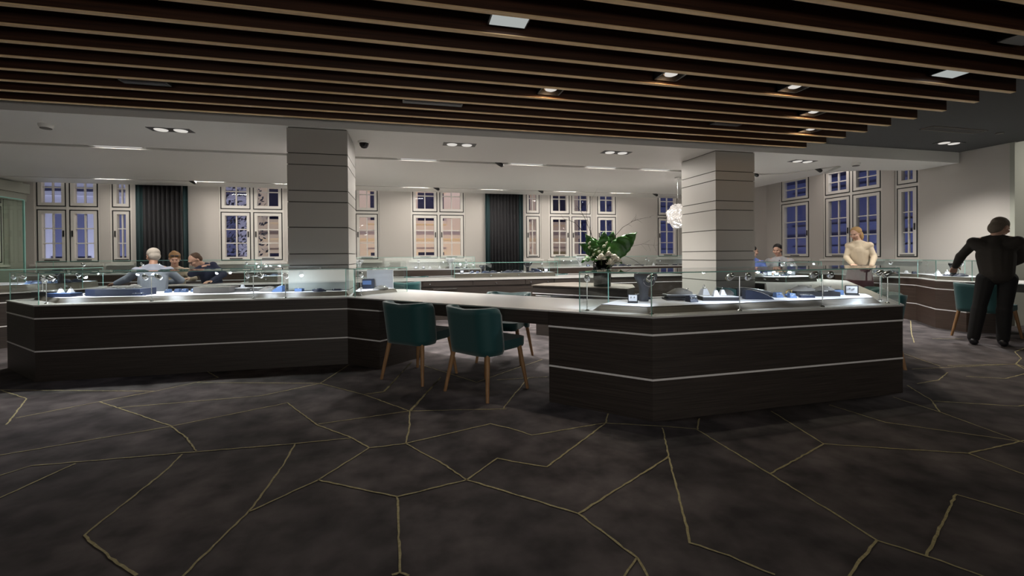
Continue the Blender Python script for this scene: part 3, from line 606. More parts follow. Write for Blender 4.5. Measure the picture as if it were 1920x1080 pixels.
# ------------------------------------------------------------------ display pieces (built once, then copied with their parts)
m_slate = mat('slate_suede', (.075, .075, .085), .7)
def p_bust(m=m_greyf, nm=m_silver):
    t = thing('necklace_bust', None, 'necklace stand'); mb = MB()
    vs = []; fs = []; N = 9
    prof = [(0, .036, .0), (.05, .031, .0), (.10, .034, -.004), (.14, .058, -.02), (.18, .092, -.035), (.205, .105, -.032), (.228, .098, -.028)]
    for z, hw, yy in prof:
        for k in range(N): a = math.pi*(k/(N-1)); vs.append((-hw*math.cos(a), yy-.028*math.sin(a), z))
        vs.append((hw, yy+.028, z)); vs.append((-hw, yy+.028, z))
    n = N+2
    for i in range(len(prof)-1):
        for k in range(n): fs.append((i*n+k, i*n+(k+1) % n, (i+1)*n+(k+1) % n, (i+1)*n+k))
    fs += [tuple(range(n-1, -1, -1)), tuple((len(prof)-1)*n+k for k in range(n))]
    mb.add(vs, fs, 0, True); mb.build('bust', m, t)
    pts = [(.055*math.sin(a), -.062-.002*abs(math.cos(a)), .215-.075*(.5+.5*math.cos(a))*1.2) for a in [math.pi*(-.75+1.5*k/14) for k in range(15)]]
    MB().tube(pts, .0028, 6).build('necklace', nm, t); return t
def leafmesh(L, W, H, n=14):
    mb = MB(); vs = []; m_ = 7
    for i in range(n+1):
        s = i/n; w_ = W*math.sin(math.pi*s**.8)**.8 if 0 < s < 1 else .002
        for j in range(m_): q = -1+2*j/(m_-1); vs.append((-L/2+L*s, w_*q, .004+H*math.sin(math.pi*s)*(1-q*q)+.25*H*s))
    k = len(vs); vs += [(x, y, 0) for x, y, z in vs]
    fs = [(i*m_+j, (i+1)*m_+j, (i+1)*m_+j+1, i*m_+j+1) for i in range(n) for j in range(m_-1)]
    fs += [(k+i*m_+j+1, k+(i+1)*m_+j+1, k+(i+1)*m_+j, k+i*m_+j) for i in range(n) for j in range(m_-1)]
    for i in range(n): fs += [(i*m_, k+i*m_, k+(i+1)*m_, (i+1)*m_), ((i+1)*m_+m_-1, k+(i+1)*m_+m_-1, k+i*m_+m_-1, i*m_+m_-1)]
    return mb.add(vs, fs, 0, True)
def p_leaf(m=m_greyf, nm=m_silver):
    t = thing('necklace_stand', None, 'necklace stand'); leafmesh(.22, .075, .045).build('leaf_pad', m, t)
    pts = [(.02+.055*math.cos(a), .045*math.sin(a), .052-.02*abs(math.sin(a))) for a in [2*math.pi*k/18 for k in range(19)]]
    MB().tube(pts, .0025, 6).build('necklace', nm, t); return t
def p_pyr(m=m_wsued, g=m_silver):
    t = thing('ring_cone', None, 'ring stand'); s, u = .028, .014
    MB().box(-.032, .032, -.032, .032, 0, .016).prism([(-s, -s), (s, -s), (s, s), (-s, s)], .016, .062, top=[(-u, -u), (u, -u), (u, u), (-u, u)]).build('cone', m, t)
    pts = [(.0, .011*math.cos(a), .070+.011*math.sin(a)) for a in [2*math.pi*k/12 for k in range(13)]]
    MB().tube(pts, .0022, 6).ell((0, 0, .083), (.005, .005, .005), u=8, v=6).build('ring', g, t); return t
def p_block(m=m_blue, g=m_silver):
    t = thing('ring_block', None, 'ring stand'); mb = MB().prism([(-.035, -.03), (.035, -.03), (.035, .03), (-.035, .03)], 0, .045, top=[(-.028, -.012), (.028, -.012), (.028, .03), (-.028, .03)])
    mb.build('block', m, t, bevel=.004)
    for s in (-1, 1): MB().tube([(s*.014+.009*math.cos(a), -.022, .03+.009*math.sin(a)) for a in [2*math.pi*k/10 for k in range(11)]], .0022, 6).build('ring', g, t)
    return t
def p_ramp(m=m_blk, L=.25, W=.07, H=.085):
    t = thing('bracelet_ramp', None, 'bracelet stand'); pr = [(0, 0)]+[(L*(k/10), H*math.cos(math.pi/2*(k/10))**.8) for k in range(11)]
    vs = [(x-L/2, y, z) for y in (-W/2, W/2) for x, z in pr]; n = len(pr)
    MB().add(vs, [tuple(range(n)), tuple(range(2*n-1, n-1, -1))]+[(i, n+i, n+(i+1) % n, (i+1) % n) for i in range(n)]).build('ramp_block', m, t, bevel=.003)
    MB().tube([(x-L/2, 0, z+.004) for x, z in pr[2:11]], .004, 6).build('bracelet', m_silver, t); return t
def p_tray(m=m_blk, tm=m_wsued, L=.26, W=.15, H=.05):
    t = thing('display_tray', None, 'display tray'); bx(-L/2, L/2, -W/2, W/2, 0, .018).box(-L/2+.02, L/2-.02, -W/2+.015, W/2-.015, .018, H-.02).box(-L/2, L/2, -W/2, W/2, H-.02, H-.004).build('tray_body', m, t)
    bx(-L/2+.006, L/2-.006, -W/2+.006, W/2-.006, H-.004, H).build('tray_pad', tm, t); return t
def p_slab(m=m_blk, L=.38, W=.14, H=.04, tm=None):
    t = thing('display_block', None, 'display block'); MB().prism([(-L/2, -W/4), (-L/4, -W/2), (L/2, -W/2), (L/2, W/2), (-L/2, W/2)], 0, H).build('block', m, t, bevel=.003)
    r = random.Random(5)
    for k in range(3): MB().tube([(-L/4+L*.25*k+.02*math.cos(a), .02*math.sin(a), H+.004) for a in [2*math.pi*q/12 for q in range(13)]], .004, 6).build('bangle', m_silver, t)
    return t
def p_frame(m=m_blk):
    t = thing('earring_stand', None, 'earring stand'); MB().box(-.04, .04, -.03, .03, 0, .008).box(-.04, .04, .012, .018, .008, .07).build('stand_frame', m, t)
    bx(-.033, .033, .009, .012, .014, .064).build('suede_panel', m_wsued, t)
    for s in (-1, 1): MB().ell((s*.013, .005, .045), (.005, .005, .007), u=8, v=6).build('earring', m_silver, t)
    return t
def p_bangle():
    t = thing('bangle_pillow', None, 'bangle stand'); MB().ell((0, 0, .018), (.045, .03, .020)).build('pillow', m_blue, t)
    MB().tube([(.034*math.cos(a), 0, .030+.034*math.sin(a)) for a in [2*math.pi*k/18 for k in range(19)]], .006, 8).build('bangle', m_gold, t); return t
PRO = {}
def piece(kind, f, x, y, z, rz, label, cat=None, group=None, sc=None):
    if kind not in PRO:
        o = f(); PRO[kind] = o; o.location = (x, y, z); o.rotation_euler = (0, 0, rz); o['label'] = label
        if sc: o.scale = (sc,)*3
        if group: o['group'] = group
        return o
    return dup(PRO[kind], (x, y, z), rz, label, group, sc or 1)
Z8 = .8045
G2, G1 = 'jewellery stands in the front right case', 'jewellery stands in the front left case'
ya = -yaw
piece('bust', lambda: p_bust(m_slate), 1.99, 3.42, Z8, ya+.35, 'tall dark grey necklace bust near the left corner of the front right case', None, G2, 1.05)
piece('frame', p_frame, 1.83, 3.33, Z8, ya-.3, 'tiny white-faced earring stand left of the tall necklace bust', None, G2)
piece('leafb', lambda: p_leaf(m_navy), 2.02, 3.56, Z8, ya+.2, 'low navy leaf-shaped pad behind the tall necklace bust', None, G2)
piece('tray', p_tray, 2.34, 3.44, Z8, ya-.05, 'black two-tier tray with white top carrying a grey leaf pad', None, G2)
piece('leaf', p_leaf, 2.34, 3.44, Z8+.05, ya-.25, 'grey leaf-shaped necklace pad on the black two-tier tray', None, G2)
piece('blockb', lambda: p_block(m_navy), 2.33, 3.25, Z8, ya+.3, 'navy slanted ring block between the two-tier tray and the low tray', None, G2, 1.2)
piece('tray2', lambda: p_tray(m_blk, m_wsued, .30, .16, .036), 2.63, 3.31, Z8, ya-.1, 'low black tray with white top holding two small ring cones', None, G2)
piece('pyr', p_pyr, 2.60, 3.30, Z8+.036, ya, 'small white ring cone on the low tray, left one', None, G2, .8)
piece('pyr', p_pyr, 2.70, 3.34, Z8+.036, ya, 'small white ring cone on the low tray, right one', None, G2, .8)
piece('pyr', p_pyr, 2.66, 3.53, Z8, ya+.2, 'taller white ring cone behind the low tray', None, G2, 1.35)
piece('leafn', lambda: p_leaf(m_greyf), 2.92, 3.56, Z8+.02, ya+.5, 'tilted grey necklace pad in front of the green curved stand', None, G2, .9)
piece('rampg', lambda: p_ramp(mat('dark_green_velvet', (.008, .05, .045), .6), .30, .12, .08), 3.05, 3.60, Z8, ya, 'dark green curved stand near the back of the front right case', None, G2)
piece('ramp', lambda: p_ramp(m_navy, .24, .08, .082), 3.01, 3.27, Z8, ya-.12, 'navy curved bracelet ramp at the middle of the front right case', None, G2)
piece('rampl', lambda: p_ramp(m_blk, .40, .06, .08), 3.22, 3.50, Z8, ya-.1, 'long black bracelet ramp behind the navy curved ramp', None, G2)
piece('block', p_block, 3.29, 3.34, Z8, ya+.1, 'light blue ring block, left of two before the long black block', None, G2)
piece('block', p_block, 3.37, 3.27, Z8, ya, 'light blue ring block, right of two before the long black block', None, G2, .9)
piece('bangle', p_bangle, 3.43, 3.36, Z8, ya+.3, 'gold bangle standing on a light blue pillow', None, G2)
piece('slabs', lambda: p_slab(m_navy, .12, .05, .022), 3.50, 3.24, Z8, ya, 'small flat navy block right of the gold bangle', None, G2)
piece('slab', p_slab, 3.72, 3.36, Z8, ya-.02, 'long black angular block carrying grey leaf pads', None, G2)
piece('leaf', p_leaf, 3.62, 3.40, Z8+.046, ya-.2, 'grey leaf-shaped pad at the left of the long black block', None, G2)
piece('leaf', p_leaf, 3.84, 3.38, Z8+.046, ya-.3, 'grey leaf-shaped pad at the right of the long black block', None, G2, .85)
piece('slabb', lambda: p_slab(m_blue, .12, .08, .045), 4.0, 3.40, Z8, ya, 'light blue block at the right end of the long black block', None, G2)
piece('frame', p_frame, 4.10, 3.31, Z8, ya-.5, 'small upright earring stand at the right end of the front right case', None, G2, 1.3)
# front left case
piece('slabn', lambda: p_slab(m_navy, .62, .24, .075), -3.08, 5.78, Z8, ya+.05, 'large navy angular block in the left half of the front left case', None, G1)
piece('leaf', p_leaf, -2.95, 5.80, Z8+.075, ya, 'grey pad lying on the large navy block', None, G1, .8)
piece('bluetray', lambda: p_tray(m_navy, m_blue, .26, .14, .04), -3.58, 5.78, Z8, ya, 'blue tray with small rings at the left of the front left case', None, G1)
piece('pyr', p_pyr, -3.62, 5.79, Z8+.04, ya, 'white ring cone on the blue tray, left one', None, G1, .7)
piece('pyr', p_pyr, -3.53, 5.79, Z8+.04, ya, 'white ring cone on the blue tray, right one', None, G1, .7)
piece('slab', p_slab, -3.86, 6.05, Z8, ya+.1, 'long black block at the far left corner of the front left case', None, G1)
piece('leaf', p_leaf, -3.42, 5.98, Z8, ya, 'grey leaf-shaped pad left of the large navy block', None, G1)
piece('blockb', lambda: p_block(m_navy), -3.36, 5.84, Z8, ya, 'small navy spiky stand touching the large navy block', None, G1)
piece('slabs', None, -2.82, 5.62, Z8, ya, 'small flat navy block in front of the large navy block', None, G1, 1.1)
for k in range(5): piece('block', p_block, -2.72+.085*k, 6.02+.03*(k % 2), Z8, ya, 'light blue ring block before the white-haired man, %s from the left' % ORD[k], None, G1, .9)
piece('slabg', lambda: p_slab(mat('grey_brown_suede', (.13, .115, .105), .8), .42, .22, .07), -2.16, 5.83, Z8, ya+.1, 'grey-brown angular block at the middle of the front left case', None, G1)
piece('tray3', lambda: p_tray(m_greyf, m_wsued, .16, .12, .05), -1.88, 5.86, Z8, ya, 'grey tiered stand right of the grey-brown block', None, G1)
piece('tray3', None, -1.73, 5.92, Z8, ya, 'smaller grey tiered stand behind and right of the first', None, G1, .9)
piece('pyr', p_pyr, -1.88, 5.86, Z8+.05, ya, 'white ring cone on the grey tiered stand', None, G1, .6)
piece('leaf', p_leaf, -1.58, 5.82, Z8, ya, 'grey leaf-shaped pad left of the blue wedge', None, G1, 1.15)
piece('wedge', lambda: p_ramp(m_blue, .13, .07, .075), -1.45, 5.68, Z8, ya+math.pi, 'light blue wedge-shaped stand just left of the column', None, G1)
piece('slabb', None, -1.22, 5.66, Z8, ya, 'small light blue block in front of the left column', None, G1, .8)
piece('slabs', None, -1.02, 5.66, Z8, ya, 'small dark block in front of the left column, left of two', None, G1, .95)
piece('slabs', None, -.80, 5.65, Z8, ya, 'small dark block in front of the left column, right of two', None, G1, .9)
piece('leafb', None, -.98, 5.58, Z8, ya, 'flat navy leaf-shaped pad before the left column', None, G1, .7)
piece('leaf', None, -.30, 5.70, Z8, ya+.6, 'grey pad on the short plinth at the right end of the left case', None, G1, .9)

# spotlight stands inside the cases
def stand(x, y, z, h, heads, rz, lab, pw=0, ln=None):
    t = thing('case_spotlight', lab, 'spotlight', (x, y, z), rz, 'little chrome spotlights on poles in the cases')
    MB().tube([(0, 0, .003), (0, 0, h)], .0045, 8).build('pole', m_chrome, t); MB().lathe([(.02, 0), (.018, .004), (.006, .012)], (0, 0, 0), 14).build('foot', m_chrome, t)
    if heads == 2: MB().tube([(-.055, 0, h), (.055, 0, h)], .004, 8).build('crossbar', m_chrome, t)
    for s in ((-1, 1) if heads == 2 else (0,)):
        c = Vector((s*.068, 0, h)); d = Vector((s*.3, .75, -.55)).normalized()
        hd = MB().cap(c-d*.012, c+d*.012, .022, .026, 14).build('lamp_head', m_chrome, t)
        MB().tube([c+d*.036, c+d*.040], .019, 14).build('lens', ln or m_lamps, hd)
        if pw:
            q = Matrix.Rotation(rz, 3, 'Z'); g = q @ (c+d*.045) + Vector((x, y, z)); e = q @ d
            spot(g, g+e, pw, 120, .8, (.80, .88, 1), .02)
    return t
stand(1.79, 2.98, .757, .275, 1, ya+.5, 'single-head spotlight pole at the near corner of the front right case', P_CASE*1.2, m_lensoff)
stand(2.55, 2.96, .757, .27, 2, ya, 'two-headed spotlight pole, left of two along the front right case', P_CASE*1.2, m_lensoff)
stand(3.38, 2.98, .757, .27, 2, ya, 'two-headed spotlight pole, right of two along the front right case', P_CASE*1.2, m_lensoff)
stand(1.42, 3.32, .757, .265, 1, ya-.3, 'single-head spotlight pole at the left end of the front right case', P_CASE*1.2, m_lensoff)
stand(4.15, 3.03, .757, .26, 2, ya+.8, 'two-headed spotlight pole at the right end of the front right case', P_CASE*1.2, m_lensoff)
stand(4.32, 3.22, .757, .26, 1, ya+1.2, 'single-head spotlight pole at the far right corner of the front right case', P_CASE*1.2, m_lensoff)
stand(-2.60, 5.42, .757, .26, 2, ya, 'two-headed spotlight pole before the white-haired man', P_CASE*1.3)
stand(-1.63, 5.41, .757, .26, 2, ya, 'two-headed spotlight pole left of the left column', P_CASE*1.2)
stand(-.50, 5.38, .757, .25, 1, ya, 'single-head spotlight pole right of the left column', P_CASE*1.1)
stand(-3.56, 5.50, .757, .26, 2, ya-.4, 'two-headed spotlight pole at the near left corner of the front left case', P_CASE)
stand(-1.30, 5.38, .757, .25, 1, ya-.1, 'low single-head spotlight in front of the left column', P_CASE*1.0)
stand(-3.95, 6.05, .757, .25, 1, ya-.8, 'single-head spotlight pole at the far left of the front left case', P_CASE)
for i, (x, y, z, lab) in enumerate(((-5.35, 7.75, .757, 'bright lamp in the glass case at the left edge'), (-5.0, 8.35, .757, 'lamp pole left of the white-haired man'), (-2.6, 9.1, .86, 'lamp pole in the middle counter case beside the couple'), (-1.6, 9.1, .86, 'lamp pole in the middle counter case next to the column'),
        (1.3, 9.22, .84, 'lamp pole in the case before the curtain, left one'), (2.9, 9.22, .84, 'lamp pole in the case before the curtain, right one'), (5.9, 5.8, .83, 'lamp pole in the case right of the right column'), (9.0, 6.5, .81, 'lamp pole in the right wall case, far one'), (8.75, 5.3, .81, 'lamp pole in the right wall case beside the man'))):
    stand(x, y, z, .21, 2 if i % 2 == 0 else 1, ya, lab, P_CASE*1.2)
for i, (x, y) in enumerate(((-6.2, 10.5), (-5.2, 10.5), (-4.2, 10.5), (-3.3, 10.5), (-1.0, 10.5), (.3, 10.5), (1.4, 10.5), (4.5, 10.55), (6.2, 10.55), (7.8, 10.55))):
    stand(x, y, .92, .19, 1, ya, 'small lamp pole in the low cases under the windows, %s from the left' % ORD[i], P_CASE if i % 2 else 0)

# smaller pieces in the far cases, in rows
rr = random.Random(11)
KN = ['pyr', 'bust', 'leaf', 'block', 'frame', 'slabs', 'leafb', 'blockb', 'tray3']
WORD = {'pyr': 'white ring cone', 'bust': 'grey necklace bust', 'leaf': 'grey leaf-shaped pad', 'block': 'light blue ring block', 'frame': 'upright earring stand', 'slabs': 'small dark block', 'leafb': 'navy leaf-shaped pad', 'blockb': 'navy ring block', 'tray3': 'grey tiered stand', 'bustb': 'black necklace bust', 'ramp': 'navy bracelet ramp', 'bustw': 'white necklace bust', 'slab': 'long black block', 'rampl': 'long black bracelet ramp'}
piece('bustb', lambda: p_bust(m_blk), -5.02, 8.02, .855, ya, 'black necklace bust in the case at the left edge, left of the seated man', None, 'pieces in the left edge case', .9)
piece('bustw', lambda: p_bust(m_wsued, m_blk), -1.02, 10.6, .92, ya, 'white necklace bust under the window just right of the left column', None, 'pieces in the low case under the middle windows', 1.0)
piece('bustw', None, 1.05, 10.6, .92, ya, 'white necklace bust at the right of the low case under the middle windows', None, 'pieces in the low case under the middle windows', 1.1)
piece('bustw', None, 4.35, 10.6, .92, ya, 'white necklace bust behind and left of the flower vase', None, 'pieces in the low case behind the vase', 1.1)
piece('bustb', None, 1.62, 9.4, .844, ya, 'low black necklace bust in the case before the curtain, left one', None, 'pieces in the case before the second curtain', .75)
piece('bustb', None, 2.62, 9.4, .844, ya, 'tall black necklace bust in the case before the curtain, right one', None, 'pieces in the case before the second curtain', 1.0)
piece('bustb', None, 8.62, 5.28, .814, ya, 'black necklace bust beside the leaning man\'s hand', None, 'pieces in the right wall case', .95)
def row(n, x0, x1, y0, y1, z, kinds, where, grp):
    cnt = {}
    seq = [kinds[rr.randrange(len(kinds))] for _ in range(n)]; tot = {k: seq.count(k) for k in seq}
    for i, k in enumerate(seq):
        u = (i+.5+rr.uniform(-.25, .25))/n; cnt[k] = cnt.get(k, 0)+1
        s = WORD[k]+' '+where+('' if tot[k] == 1 else ', %s from left' % ORD[cnt[k]-1])
        piece(k, None, x0+(x1-x0)*u, (y0+(y1-y0)*u)+rr.uniform(-.05, .05), z, ya+rr.uniform(-.3, .3), s, None, grp, rr.uniform(.8, 1.1))
row(6, -5.35, -4.95, 7.85, 8.3, .855, ['pyr', 'slabs', 'tray3', 'block', 'leafb'], 'in the case at the left edge', 'pieces in the left edge case')
row(9, -2.7, -1.1, 9.3, 9.3, .865, ['leaf', 'slabs', 'slab', 'blockb', 'leafb'], 'in the middle counter case beside the couple', 'pieces in the middle counter case beside the couple')
row(12, 1.1, 3.1, 9.36, 9.36, .845, ['slabs', 'blockb', 'ramp', 'leafb', 'frame'], 'in the case before the second curtain', 'pieces in the case before the second curtain')
row(16, -1.8, 1.55, 10.66, 10.66, .92, ['pyr', 'frame', 'leaf', 'slabs', 'pyr'], 'in the low case under the middle windows', 'pieces in the low case under the middle windows')
row(14, -6.7, -3.2, 10.66, 10.66, .92, ['pyr', 'frame', 'slabs', 'blockb'], 'in the low case under the leftmost windows', 'pieces in the low case under the leftmost windows')
row(18, 4.5, 8.6, 10.68, 10.68, .92, ['pyr', 'slabs', 'blockb', 'tray3', 'leafb'], 'in the low case behind the vase', 'pieces in the low case behind the vase')
row(7, 5.55, 6.4, 6.1, 6.1, .835, ['leaf', 'blockb', 'slabs', 'frame'], 'in the case right of the right column', 'pieces in the case right of the right column')
row(8, 9.15, 9.08, 7.3, 6.1, .815, ['leaf', 'blockb', 'pyr', 'frame'], 'in the far part of the right wall case', 'pieces in the right wall case')
row(5, 8.75, 8.6, 5.65, 5.1, .815, ['leafb', 'slabs', 'pyr'], 'in the near part of the right wall case', 'pieces in the right wall case')
t = thing('price_stand', 'small clear acrylic stand lying on top of the front left case', 'display stand', (-1.02, 5.50, 1.0745), ya)
bx(-.08, .08, -.03, .03, 0, .004).box(-.08, .08, .02, .026, .004, .035).build('holder', m_glass, t); bx(-.07, .07, -.025, .015, .004, .012).build('card', m_wsued, t)
t = thing('sample_box', 'dark blue box inside the right end of the front left case', 'box', (-.46, 5.90, .757), ya)
bx(-.06, .06, -.05, .05, 0, .17).build('box_body', m_navy, t); bx(-.055, .055, -.053, -.05, .10, .15).build('card', m_blue, t)
t = thing('leaflet_stand', 'white upright card panel inside the right end of the front left case', 'card', (-.32, 6.0, .757), ya)
bx(-.17, .17, -.008, .008, 0, .28).build('panel', m_wsued, t)

# ------------------------------------------------------------------ chairs
def chair():
    t = thing('tub_chair', 'x', 'chair')
    n = 28; vs = []; rows = 9; pth = []
    for k in range(n+1):
        s = -1+2*k/n; W, D, rc = .238, .24, .10; L1 = .09; tot = L1+math.pi/2*rc+(2*W-2*rc)+math.pi/2*rc+L1; q = (s+1)/2*tot
        if q < L1: p = (-W, -D+rc+L1-q)
        elif q < L1+math.pi/2*rc: a = (q-L1)/rc; p = (-W+rc-rc*math.cos(a), -D+rc-rc*math.sin(a))
        elif q < tot-L1-math.pi/2*rc: p = (-W+rc+(q-L1-math.pi/2*rc), -D)
        elif q < tot-L1: a = (q-(tot-L1-math.pi/2*rc))/rc; p = (W-rc+rc*math.sin(a), -D+rc-rc*math.cos(a))
        else: p = (W, -D+rc+(q-(tot-L1)))
        pth.append((p, min(q, tot-q)))
    def shell(inset, z0, z1, amp=0):
        vs = []
        for j in range(rows):
            for (x, y), e in pth:
                zt = z1-(.07-math.sqrt(max(0, .07**2-(.07-min(e, .07))**2)))-.018*(1-abs(x)/.238)
                zb = z0+(.04-math.sqrt(max(0, .04**2-(.04-min(e, .04))**2)))
                z = zb+(zt-zb)*j/(rows-1); f = (z-.37)/.4
                r_ = 1-inset/.27+amp*math.sin(x*90)
                vs.append((x*(1+.045*f)*r_, (y+.02)*r_-.02-.055*f, z))
        m_ = n+1
        return MB().add(vs, [(j*m_+i, j*m_+i+1, (j+1)*m_+i+1, (j+1)*m_+i) for j in range(rows-1) for i in range(n)], 0, True)
    shell(0, .365, .768).build('backrest', m_teal, t, solid=.042, bevel=0)
    shell(.035, .44, .748, .012).build('back_cushion', m_teal, t, solid=.02)
    def rr_(w, d, r_, yo): 
        p = []
        for cx, cy, a0 in ((w-r_, d-r_, 0), (-w+r_, d-r_, 90), (-w+r_, -d+r_, 180), (w-r_, -d+r_, 270)):
            for k in range(5): a = R(a0+22.5*k); p.append((cx+r_*math.cos(a), cy+r_*math.sin(a)+yo))
        return p
    MB().prism(rr_(.222, .255, .07, .045), .375, .465).build('seat', m_teal, t, bevel=.022)
    for sx in (-1, 1):
        for sy, fy in ((-1, -.255), (1, .25)):
            MB().tube([(sx*.205, fy*.82, .39), (sx*.262, fy+(.0 if sy > 0 else -.02), .0)], [.022, .0145], 12).build('leg', m_oak, t)
    return t
GC = 'teal velvet tub chairs'
proto = chair(); cs = [
 (.71, 3.93, R(-54), 'teal tub chair with oak legs at the bridging worktop, nearer the front right counter'),
 (.14, 4.55, R(-43), 'teal tub chair with oak legs at the bridging worktop, nearer the front left counter'),
 (1.12, 5.03, R(150), 'teal tub chair on the far side of the bridging worktop'),
 (4.95, 3.83, R(45), 'teal tub chair tucked behind the right end of the front right counter'),
 (5.55, 4.45, R(45), 'teal tub chair seen through the glass at the right end of the front right case'),
 (7.97, 4.50, R(-82), 'teal tub chair directly behind the leaning man'),
 (8.25, 3.75, R(-100), 'teal tub chair cut by the right edge of the photo'),
 (.02, 8.22, R(-8), 'teal tub chair before the knobbed middle counter'),
 (-.62, 9.95, R(180), 'teal tub chair behind the middle counter, close to the left column'),
 (.25, 9.96, R(184), 'teal tub chair behind the middle counter, under the middle window'),
 (3.55, 9.95, R(178), 'teal tub chair behind the middle counter, left of the flower vase')]
for i, (x, y, a, lab) in enumerate(cs):
    a = a if i not in (0, 1) else a
    if i == 0: proto.location = (x, y, 0); proto.rotation_euler = (0, 0, a); proto['label'] = lab; proto['group'] = GC
    else: dup(proto, (x, y, 0), a, lab, GC)

# ------------------------------------------------------------------ pendants
def chandelier(x, y, z, lab, pw):
    t = thing('pendant_lamp', lab, 'pendant lamp', (x, y, z))
    MB().tube([(0, 0, .2), (0, 0, 2.78-z)], .006, 8).build('cord', m_chrome, t); MB().lathe([(.06, -.02), (.06, 0)], (0, 0, 2.78-z), 16).build('canopy', m_white, t)
    p = MB(); r = random.Random(4)
    for k in range(230):
        q = 1-2*(k+.5)/230; a = k*2.39996; n = Vector((math.sqrt(1-q*q)*math.cos(a), math.sqrt(1-q*q)*math.sin(a), q*1.15)); e = n.orthogonal().normalized(); h = n.cross(e).normalized()
        c = n*(.17+r.uniform(-.03, .03)); s = .045
        p.add([c-e*s, c-h*s+n*.02, c+e*s+n*.03, c+h*s+n*.015, c+n*.045], [(0, 1, 4), (1, 2, 4), (2, 3, 4), (3, 0, 4)])
    p.build('petal_shade', mat('pendant_petal', (.22, .21, .20), .7, emit=(1, .94, .88), es=.28), t, solid=.002)
    l = bpy.data.lights.new('pendant', 'POINT'); l.energy = pw; l.color = (1, .92, .84); l.shadow_soft_size = .2
    o = bpy.data.objects.new('pendant', l); C.objects.link(o); o.location = (x, y, z-.02)
chandelier(5.42, 8.0, 1.99, 'ruffled white pendant lamp half hidden behind the right column', P_PEND)
chandelier(-1.35, 7.75, 2.05, 'ruffled white pendant lamp, assumed and added unseen behind the left column', P_PEND)  # assumed second pendant, added out of view to brighten the ceiling

# ------------------------------------------------------------------ vase and flowers (built in a frame turned to the room's diagonal)
vx, vy, vz = 2.74, 5.86, .757
t = thing('flower_vase', 'dark glass vase on the small angular counter, full of green stems', 'vase', (vx, vy, vz), ya)
m_vase = glass('dark_green_glass', (.07, .13, .12), 1.0)
MB().lathe([(.118, 0), (.122, .01), (.125, .10), (.128, .25), (.132, .395), (.124, .395), (.120, .25), (.115, .03), (.05, .022)], (0, 0, 0), 32).build('vessel', m_vase, t)
MB().lathe([(.06, .024), (.113, .026), (.114, .26), (.05, .262)], (0, 0, 0), 24).build('water', mat('green_water', (.01, .028, .016), .1), t)
b = thing('flower_arrangement', 'bouquet of broad green leaves, white roses and bare twigs in the dark vase', 'flowers', (vx, vy, vz+.30), ya)
m_leaf = grain('glossy_leaf', (.022, .10, .016), (.06, .21, .035), (9, 9, 9), .35, 4)
m_leaf2 = grain('pale_leaf', (.04, .10, .02), (.09, .18, .04), (9, 9, 9), .45, 4)
m_twig = mat('twig_brown', (.035, .022, .015), .8); m_petal = mat('cream_petal', (.78, .74, .62), .6); m_bud = mat('cream_bud', (.55, .58, .40), .6)
def leaf(base, tip, W, bend, face=(0, -1, .25), m=m_leaf):
    base, tip = Vector(base), Vector(tip); d = tip-base; L = d.length; d.normalize(); n = Vector(face); n = (n-d*n.dot(d)).normalized(); s = d.cross(n)
    vs = []; N, K = 18, 8; r = random.Random(int(W*1e5+L*1e4))
    for i in range(N+1):
        u = i/N; w_ = W*(math.sin(math.pi*min(1, u*1.04)**.75)**.75 if 0 < u < .96 else .03)*(1+.05*math.sin(i*2.1))
        for j in range(K+1):
            q = -1+2*j/K; c = base+d*L*u+n*bend*math.sin(math.pi*u)+s*w_*q+n*(-.10*abs(q)**1.3*W+.014*math.sin(i*1.6+abs(q)*3))
            vs.append(c)
    o = MB().add(vs, [(i*(K+1)+j, i*(K+1)+j+1, (i+1)*(K+1)+j+1, (i+1)*(K+1)+j) for i in range(N) for j in range(K)], 0, True).build('leaf', m, b, solid=.002)
    MB().tube([base-d*.15, base, base+d*L*.5+n*(bend-.004), tip], [.006, .005, .003, .001], 6).build('leaf_stem', m_leaf2, o)
